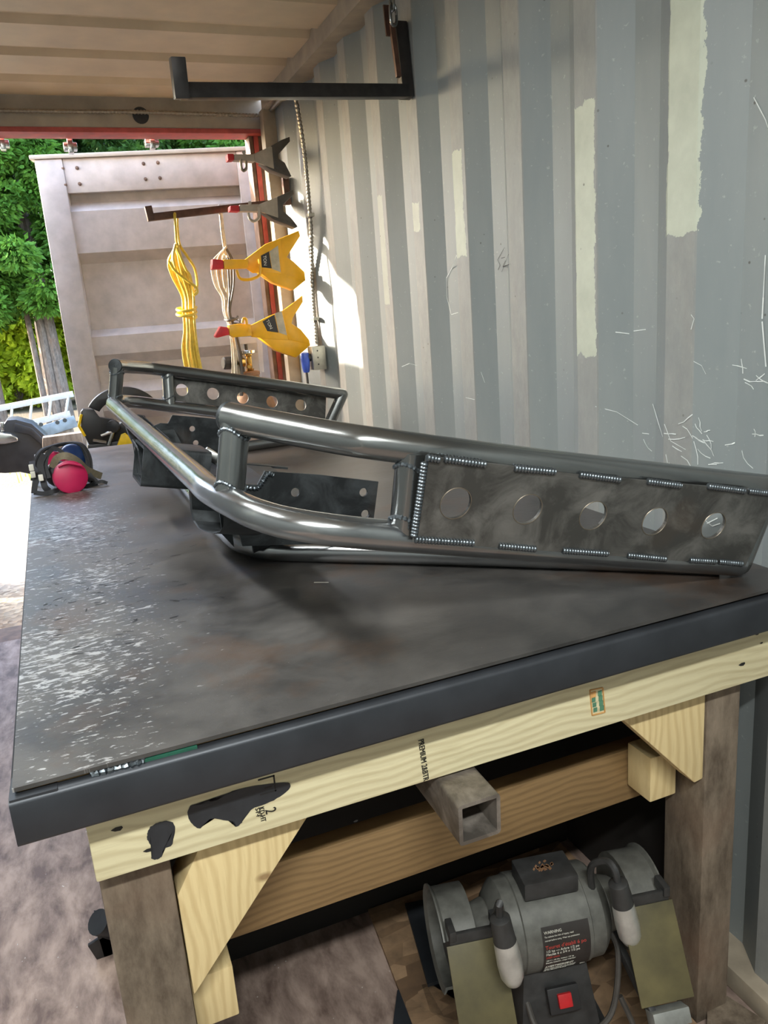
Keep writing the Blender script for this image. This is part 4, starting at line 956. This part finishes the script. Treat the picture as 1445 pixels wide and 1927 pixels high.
stand('upper yellow jack stand with a grey saddle edge, hung above the other yellow one', dict(hold=(548, 455), o=atY(575, 500, YJ),
    tip=[(400, 487), (420, 489), (421, 506), (399, 507)], neck=[(421, 488), (462, 488), (468, 490), (466, 505), (422, 506)],
    body=[(460, 489), (500, 459), (528, 448), (530, 515), (500, 512), (476, 514), (462, 504)], foot=[(526, 449), (562, 434), (565, 444), (545, 475), (540, 484), (552, 492), (573, 512), (575, 528), (560, 536), (528, 516)],
    flange=[(484, 510), (530, 513), (574, 528), (552, 546), (515, 532)], label=[(507, 473), (523, 462), (528, 512), (512, 506)], labelk=[(491, 481), (506, 473), (511, 505), (493, 503)],
    hook=[(445, 508), (452, 524), (470, 526), (487, 519), (490, 506), (488, 488)], pin=(488, 500)), YJ, M_yel, M_yel, 1)
stand('lower yellow jack stand with bright red saddle above the gas cylinder', dict(hold=(553, 580), o=atY(582, 630, YJ),
    tip=[(405, 632), (411, 622), (415, 614), (429, 616), (432, 630), (408, 636)], neck=[(431, 612), (452, 609), (472, 610), (474, 632), (440, 635), (432, 630)],
    body=[(472, 612), (506, 595), (532, 585), (543, 640), (506, 638), (473, 634)], foot=[(530, 586), (556, 567), (569, 556), (570, 568), (551, 598), (549, 609), (566, 620), (582, 640), (584, 651), (543, 640)],
    flange=[(488, 635), (543, 639), (584, 650), (557, 673), (520, 660)], label=[(517, 590), (530, 585), (540, 631), (525, 626)], labelk=[(494, 605), (516, 592), (524, 626), (503, 623)],
    hook=[(456, 608), (458, 600), (463, 601), (464, 610)], pin=(470, 622)), YJ, M_yel, M_yel, 1)

# ------------------------------------------------------------------ conduit and socket box
t = thing('flexible_conduit', 'armoured flexible conduit along the door header and down the wall', 'conduit', (1.0, YE-.07, 2.34))
pts = catmull([atY(-260, 205, YE-.065), atY(0, 208, YE-.065), atY(140, 210, YE-.065), atY(265, 211, YE-.065), atY(400, 215, YE-.065), atY(490, 217, YE-.08), atY(508, 208, YE-.12), atX(528, 186, 1.02), atX(550, 166, 1.02), atX(553, 172, 1.05), atX(560, 205, 1.06), atX(573, 290, 1.07), atX(583, 400, 1.075), atX(586, 460, 1.075), atX(589, 560, 1.075), atX(597, 650, 1.07)], 14)
dense = []
for a, b in zip(pts, pts[1:]):
    n = max(1, int((b-a).length/.0035)); dense += [a.lerp(b, k/n) for k in range(n)]
cnt = [0]
bm = BM(); tube(bm, dense, [.0085+.0012*(1 if (i//2) % 2 else -1) for i in range(len(dense))], 8); obj('armoured_sleeve', bm, M_conduit, t)
for px, py, X_ in ((583, 405, 1.07), (592, 600, 1.07)):
    q = atX(px, py, X_); bm = BM(); box(bm, q-V((.012, .022, .007)), q+V((.015, .022, .007))); obj('clamp', bm, M_zinc, t, bevel=.002)
q = atX(598, 672, 1.06)
t = thing('socket_box', 'galvanised metal socket box on the wall below the sunlit patch', 'electrical box', q)
bm = BM(); box(bm, (q.x-.035, q.y-.035, q.z-.055), (1.088, q.y+.035, q.z+.05)); obj('box_body', bm, M_zinc, t, bevel=.004)
for dz in (-.03, 0, .03):
    bm = BM(); lathe(bm, (q.x-.01, q.y-.0345, q.z+dz), (0, -1, 0), [(0, .004), (.002, .003)], 8); obj('screw', bm, M_saw, t)
pq = atX(575, 682, 1.0)
t = thing('power_plug', 'translucent blue plug with a black cord in the socket box', 'plug', pq)
bm = BM(); lathe(bm, pq+V((0, 0, .045)), (0, 0, -1), [(0, .008), (.004, .018), (.03, .022), (.07, .018), (.085, .015), (.09, .012)], 14); obj('plug_body', bm, M_blue, t)
bm = BM(); lathe(bm, pq+V((.0, 0, .02)), (1, 0, 0), [(0, .018), (.03, .018)], 12); obj('plug_face', bm, M_blk, t)
bm = BM(); tube(bm, catmull([pq-V((0, 0, .045)), pq-V((.0, 0, .12)), pq-V((.0, -.03, .3)), pq-V((-.0, -.06, .6)), (1.0, pq.y+.08, .1), (.98, pq.y+.12, .012)], 6), .006, 8); obj('cord', bm, M_cordd, t)

# ------------------------------------------------------------------ under the bench
# strand board sheet, steel flats and scraps
o = obj('strand_board', prism(BM(), [(.42, 1.085, .0), (.93, .86, .0), (.932, 1.055, .0), (1.0, 1.056, 0), (1.0, 1.515, 0), (.46, 1.515, 0)], (0, 0, .011)), M_osb, smooth=False); tag(o, 'offcut of strand board lying on the floor under the bench', 'board')
o = obj('steel_flat_bar', prism(BM(), [atZ(762, 1705, .012), atZ(797, 1698, .012), atZ(858, 1840, .012), atZ(805, 1858, .012)], (0, 0, .008)), M_chan, smooth=False); tag(o, 'dark flat steel strip on the floor left of the grinder', 'steel bar')
o = obj('steel_sheet', prism(BM(), [atZ(740, 1930, .004), atZ(748, 1868, .004), atZ(886, 1838, .004), atZ(935, 1990, .004), atZ(800, 2010, .004)], (0, 0, .007)), M_chan, smooth=False); tag(o, 'dark steel sheet at the bottom edge in front of the grinder', 'steel sheet')
o = obj('timber_offcut', prism(BM(), [atZ(1330, 1910, .0), atZ(1368, 1888, .0), atZ(1440, 1935, .0), atZ(1420, 1990, 0), atZ(1330, 1990, .0)], (0, 0, .018)), M_leg, smooth=False); tag(o, 'grey timber offcut on the floor at the foot of the right bench leg', 'board')
# twisted metal piece behind the left leg
t = thing('bent_metal_bracket', 'dark bent metal piece on the floor behind the left bench leg', 'scrap metal', atZ(195, 1800, 0))
q = atZ(200, 1800, 0); 
def qz(x, y, Y): return atY(x, y, Y)
Yq = q.y
bm = BM(); tube(bm, [qz(212, 1742, Yq+.02), qz(184, 1735, Yq)], .028, 16); obj('tube_end', bm, M_chan, t)
bm = BM(); prism(bm, [qz(165, 1781, Yq), qz(193, 1763, Yq), qz(215, 1770, Yq), qz(212, 1800, Yq), qz(187, 1814, Yq)], (0, .01, 0)); obj('curved_flap', bm, M_blk, t, bevel=.002)
bm = BM(); prism(bm, [qz(178, 1745, Yq), qz(215, 1750, Yq), qz(215, 1815, Yq), qz(198, 1812, Yq)], (0, .06, 0)); obj('web', bm, M_blk, t, bevel=.002)
rs = random.Random(9)
dbm = BM()
for _ in range(240):
    x, y = rs.uniform(-.5, .9), rs.uniform(.7, 2.6); s = rs.uniform(.001, .0035)
    if x > .4: continue
    c = V((x, y, .002)); 
    dbm.faces.new([dbm.verts.new(c+V((rs.uniform(-s, s), rs.uniform(-s, s), rs.uniform(0, s)))) for _ in range(3)])
o = obj('metal_shavings', dbm, M_cap, smooth=False); tag(o, 'tiny bright metal shavings scattered over the plywood floor', 'debris', kind='stuff')
# dark flakes on the bench top
dbm = BM()
for _ in range(120):
    x, y = -.11+abs(rs.gauss(0, .13)), rs.uniform(1.2, 2.1); 
    if x > .2: continue
    a = rs.gauss(0, .5); L = rs.uniform(.003, .011); w = rs.uniform(.0006, .0013); d = V((math.cos(a), math.sin(a), 0)); s = V((-d.y, d.x, 0)); c = V((x, y, ZP+.0008))
    dbm.faces.new([dbm.verts.new(p) for p in (c-d*L-s*w, c+d*L-s*w, c+d*L+s*w, c-d*L+s*w)])
o = obj('steel_slivers', dbm, M_ink, smooth=False); tag(o, 'thin dark slivers of metal scattered near the left edge of the bench top', 'debris', kind='stuff')
o = obj('wire_offcut', tube(BM(), [atZ(591, 1096, ZP+.0015), atZ(618, 1096, ZP+.0015)], .0012, 6), M_cap); tag(o, 'short bright wire offcut on the bench in front of the bumper', 'wire')

# ---- bench grinder
gc = V((.672, 1.075, .262)); ga = V((1, -.20, -.0)).normalized(); gf = V((ga.y, -ga.x, 0)); gf = gf if gf.y < 0 else -gf; gu = V((0, 0, 1))
t = thing('bench_grinder', 'grey bench grinder with dusty yellow eye shields on the floor under the bench', 'bench grinder', (gc.x, gc.y, .011))
def gp(a, f, u): return gc+ga*a+gf*f+gu*u
RM = .088
bm = BM(); lathe(bm, gp(-.115, 0, 0), ga, [(0, .045), (.006, .062), (.02, .078), (.026, RM-.004), (.05, RM-.003), (.052, RM), (.178, RM), (.18, RM-.003), (.205, RM-.004), (.212, .078), (.225, .062), (.232, .045)], 48); obj('motor_housing', bm, M_grind, t, auto=25)
bm = BM(); obox(bm, gp(.0, 0.012, RM+.012), ga, gf, gu, .052, .036, .018); obj('capacitor_cover', bm, M_gdark, t, bevel=.004)
bm = BM()
for k in range(26): x, y = rs.gauss(0, .010), rs.gauss(0, .007); obox(bm, gp(x, .012+y, RM+.0305), (1, rs.random(), 0), (0, 1, 0), gu, .003, .002, .0004)
obj('rust_patch', bm, M_cyl, t, smooth=False, label='rust patch')
for s in (-1, 1):
    # hub, guard drum and wheel
    bm = BM(); lathe(bm, gp(.105*s, 0, 0), ga*s, [(0, .05), (.01, .054), (.035, .047), (.045, .040)], 28); obj('end_bell', bm, M_grind, t)
    bm = BM(); lathe(bm, gp(.168*s, 0, 0), ga*s, [(0, .070), (.022, .070)], 40); obj('grinding_wheel', bm, M_gdark, t)
    bm = BM(); cg = gp(.150*s, 0, 0)
    N_ = 30; ri = []
    for k in range(N_+1):
        a = rad(38+k*(360-96)/N_)
        d = gf*math.cos(a)+gu*math.sin(a)
        ri.append([bm.verts.new(cg+ga*s*x+d*rr) for x, rr in ((0, .02), (0, .088), (.055, .088), (.060, .094), (.063, .094), (.058, .083), (.004, .083), (.004, .02))])
    for a, b in zip(ri, ri[1:]):
        for k in range(8): bm.faces.new((a[k], a[(k+1) % 8], b[(k+1) % 8], b[k]))
    bm.faces.new(ri[0]); bm.faces.new(ri[-1][::-1])
    obj('wheel_guard', bm, M_grind, t, auto=30)
    # shield bracket, eye shield, tool rest
    bm = BM(); obox(bm, gp(.160*s, .088, .070), ga, gf, gu, .046, .004, .016)
    for e in (-1, 1): obox(bm, gp(.160*s+.04*e, .078, .085), ga, gf, gu, .006, .018, .010)
    obj('shield_bracket', bm, M_gdark, t, bevel=.002)
    sh = gf*.55-gu*1
    sh.normalize(); c0_ = gp(.162*s, .094, .062)
    bm = BM(); nrm = ga.cross(sh).normalized(); c1_ = c0_+sh*.076; obox(bm, c1_, ga, sh, nrm, .050, .080, .0016); obj('eye_shield', bm, M_shield, t, bevel=.001, label='dusty yellow eye shield')
    if s < 0:
        bm = BM(); obox(bm, c0_+sh*.152-ga*.010, ga, sh, nrm, .036, .006, .003); obj('shield_edge', bm, M_yedge, t, label='bright yellow lower edge of the shield')
    bm = BM(); obox(bm, c0_+sh*.176-ga*.004*s-nrm*.0, ga, sh, nrm, .034, .013, .016); obj('tool_rest', bm, M_block, t, bevel=.002)
    bm = BM(); bar(bm, c0_+sh*.176-ga*.03*s, gp(.125*s, .02, -.035), .012, .02); obj('rest_arm', bm, M_gdark, t, bevel=.002)
    # flexible lamp with aluminium shade
    ca, ce = (atY(1162, 1658, .955), atY(1190, 1782, .945)) if s > 0 else (atY(940, 1724, .955), atY(967, 1850, .945))
    dn_ = (ce-ca).normalized()
    bm = BM(); lathe(bm, ca, dn_, [(0, .010), (.004, .017), (.046, .019), (.050, .019)], 20); obj('lamp_socket', bm, M_gdark, t)
    bm = BM(); lathe(bm, ca+dn_*.048, dn_, [(0, .0195), (.045, .0215), (.070, .020), (.084, .014), (.092, .006), (.094, .001)], 24, False); obj('lamp_shade', bm, M_cap, t, label='rounded aluminium cap')
    if s > 0:
        bm = BM(); tube(bm, catmull([gp(.088, .03, .05), atY(1112, 1632, 1.01), atY(1140, 1620, .98), atY(1156, 1635, .96), ca], 6), .0065, 8); obj('flexible_neck', bm, M_gdark, t)
    else:
        bm = BM(); tube(bm, catmull([gp(-.10, .04, .055), gp(-.12, .07, .07), ca+V((0, 0, .025)), ca], 6), .0065, 8); obj('flexible_neck', bm, M_gdark, t)
# base and switch
bm = BM()
zb = .011-gc.z
for (a0_, a1_, f0, f1, u0, u1) in ((-.062, .062, -.05, .055, zb+.02, -RM+.018),):
    v = []
    for u, e in ((zb+.025, .02), (-RM+.02, 0)):
        v.append([bm.verts.new(gp(a, f, u)) for a, f in ((a0_-e, f0-e), (a1_+e, f0-e), (a1_+e, f1+e*1.6), (a0_-e, f1+e*1.6))])
    for k in range(4): bm.faces.new((v[0][k], v[0][(k+1) % 4], v[1][(k+1) % 4], v[1][k]))
    bm.faces.new(v[0][::-1]); bm.faces.new(v[1])
obox(bm, gp(0, .01, zb+.013), ga, gf, gu, .105, .095, .013)
obj('base', bm, M_gdark, t, bevel=.004)
fdir = (gu*.5+gf).normalized(); updir = (gu-gf*.5).normalized()
cs = gp(0.005, .079, -RM-.028)
bm = BM(); obox(bm, cs, ga, updir, fdir, .030, .022, .006); obj('switch_plate', bm, M_blk, t, bevel=.002)
bm = BM(); obox(bm, cs+fdir*.008, ga, updir, fdir, .013, .012, .005); obj('rocker_switch', bm, M_redsw, t, bevel=.002, label='red rocker switch')
# label on the motor
def onM(a, th, dr=.0008): return gc+ga*a+(gf*math.cos(th)+gu*math.sin(th))*(RM+dr)
bm = BM(); N_ = 16; rows = []
t0_, t1_ = rad(-47), rad(32)
for k in range(N_+1):
    th = t0_+(t1_-t0_)*k/N_; rows.append([bm.verts.new(onM(a, th)) for a in (-.034, .056)])
for a, b in zip(rows, rows[1:]): bm.faces.new((a[0], a[1], b[1], b[0]))
lb = obj('label_panel', bm, M_labk, t, label='black printed rating label')
def ltext(body, size, a, thdeg, mat, bold=0):
    size *= 1.2; a = a-.021 if a < 0 else a
    me = text_mesh(body, size, (0, 0, 0), (1, 0, 0), (0, 1, 0), .0002, bold=bold)
    for v in me.vertices: v.co = onM(a+v.co.x, rad(thdeg)+v.co.y/RM, .0012+v.co.z)
    obj('label_writing', me, mat, lb, smooth=False)
ltext('WARNING', .0058, -.009, 24, M_text); ltext('To reduce the risk of injury, read', .0034, -.009, 20, M_text); ltext('manual before using. Wear eye protection', .0032, -.009, 16, M_text)
ltext("Touret d'\u00e9tabli 6 po", .0080, -.0095, 6.5, M_textr)
ltext('1/3 hp \u2014 Arbre 1/2 po', .0056, -.009, 2, M_text); ltext('Meules 6 x 3/4 x 1/2 po', .0056, -.009, -2.2, M_text)
ltext('3450 t/min', .0050, -.009, -6.5, M_textr)
for i, (tx_, sz) in enumerate((('120 V ~ 60 Hz, moteur 1/3 hp', .0036), ('Double isolation, usage interieur', .0036))): ltext(tx_, sz, -.009, -11-i*4, M_text)
ltext('AVERTISSEMENT', .0062, -.009, -24, M_text, .0002)
for i, tx_ in enumerate(('Pour votre securite, lire le manuel', 'Porter des lunettes de protection', 'Ne pas exposer a la pluie')): ltext(tx_, .0036, -.009, -28.5-i*4, M_text)
ltext('CSA', .0050, .040, -37, M_text)
# power cable looping round the base
t_c = bm = BM(); tube(bm, catmull([gp(-.06, .06, -RM-.035), gp(-.05, .105, -RM-.06), gp(.02, .125, -RM-.066), gp(.085, .11, -RM-.05), gp(.118, .07, -.05), gp(.112, .03, -.02)], 8), .0055, 8); tube(bm, catmull([gp(.112, .09, -RM-.04), gp(.128, .11, -RM-.09), gp(.135, .14, zb+.012), gp(.10, .24, zb+.008)], 8), .0055, 8); obj('power_cable', bm, M_cordd, t)
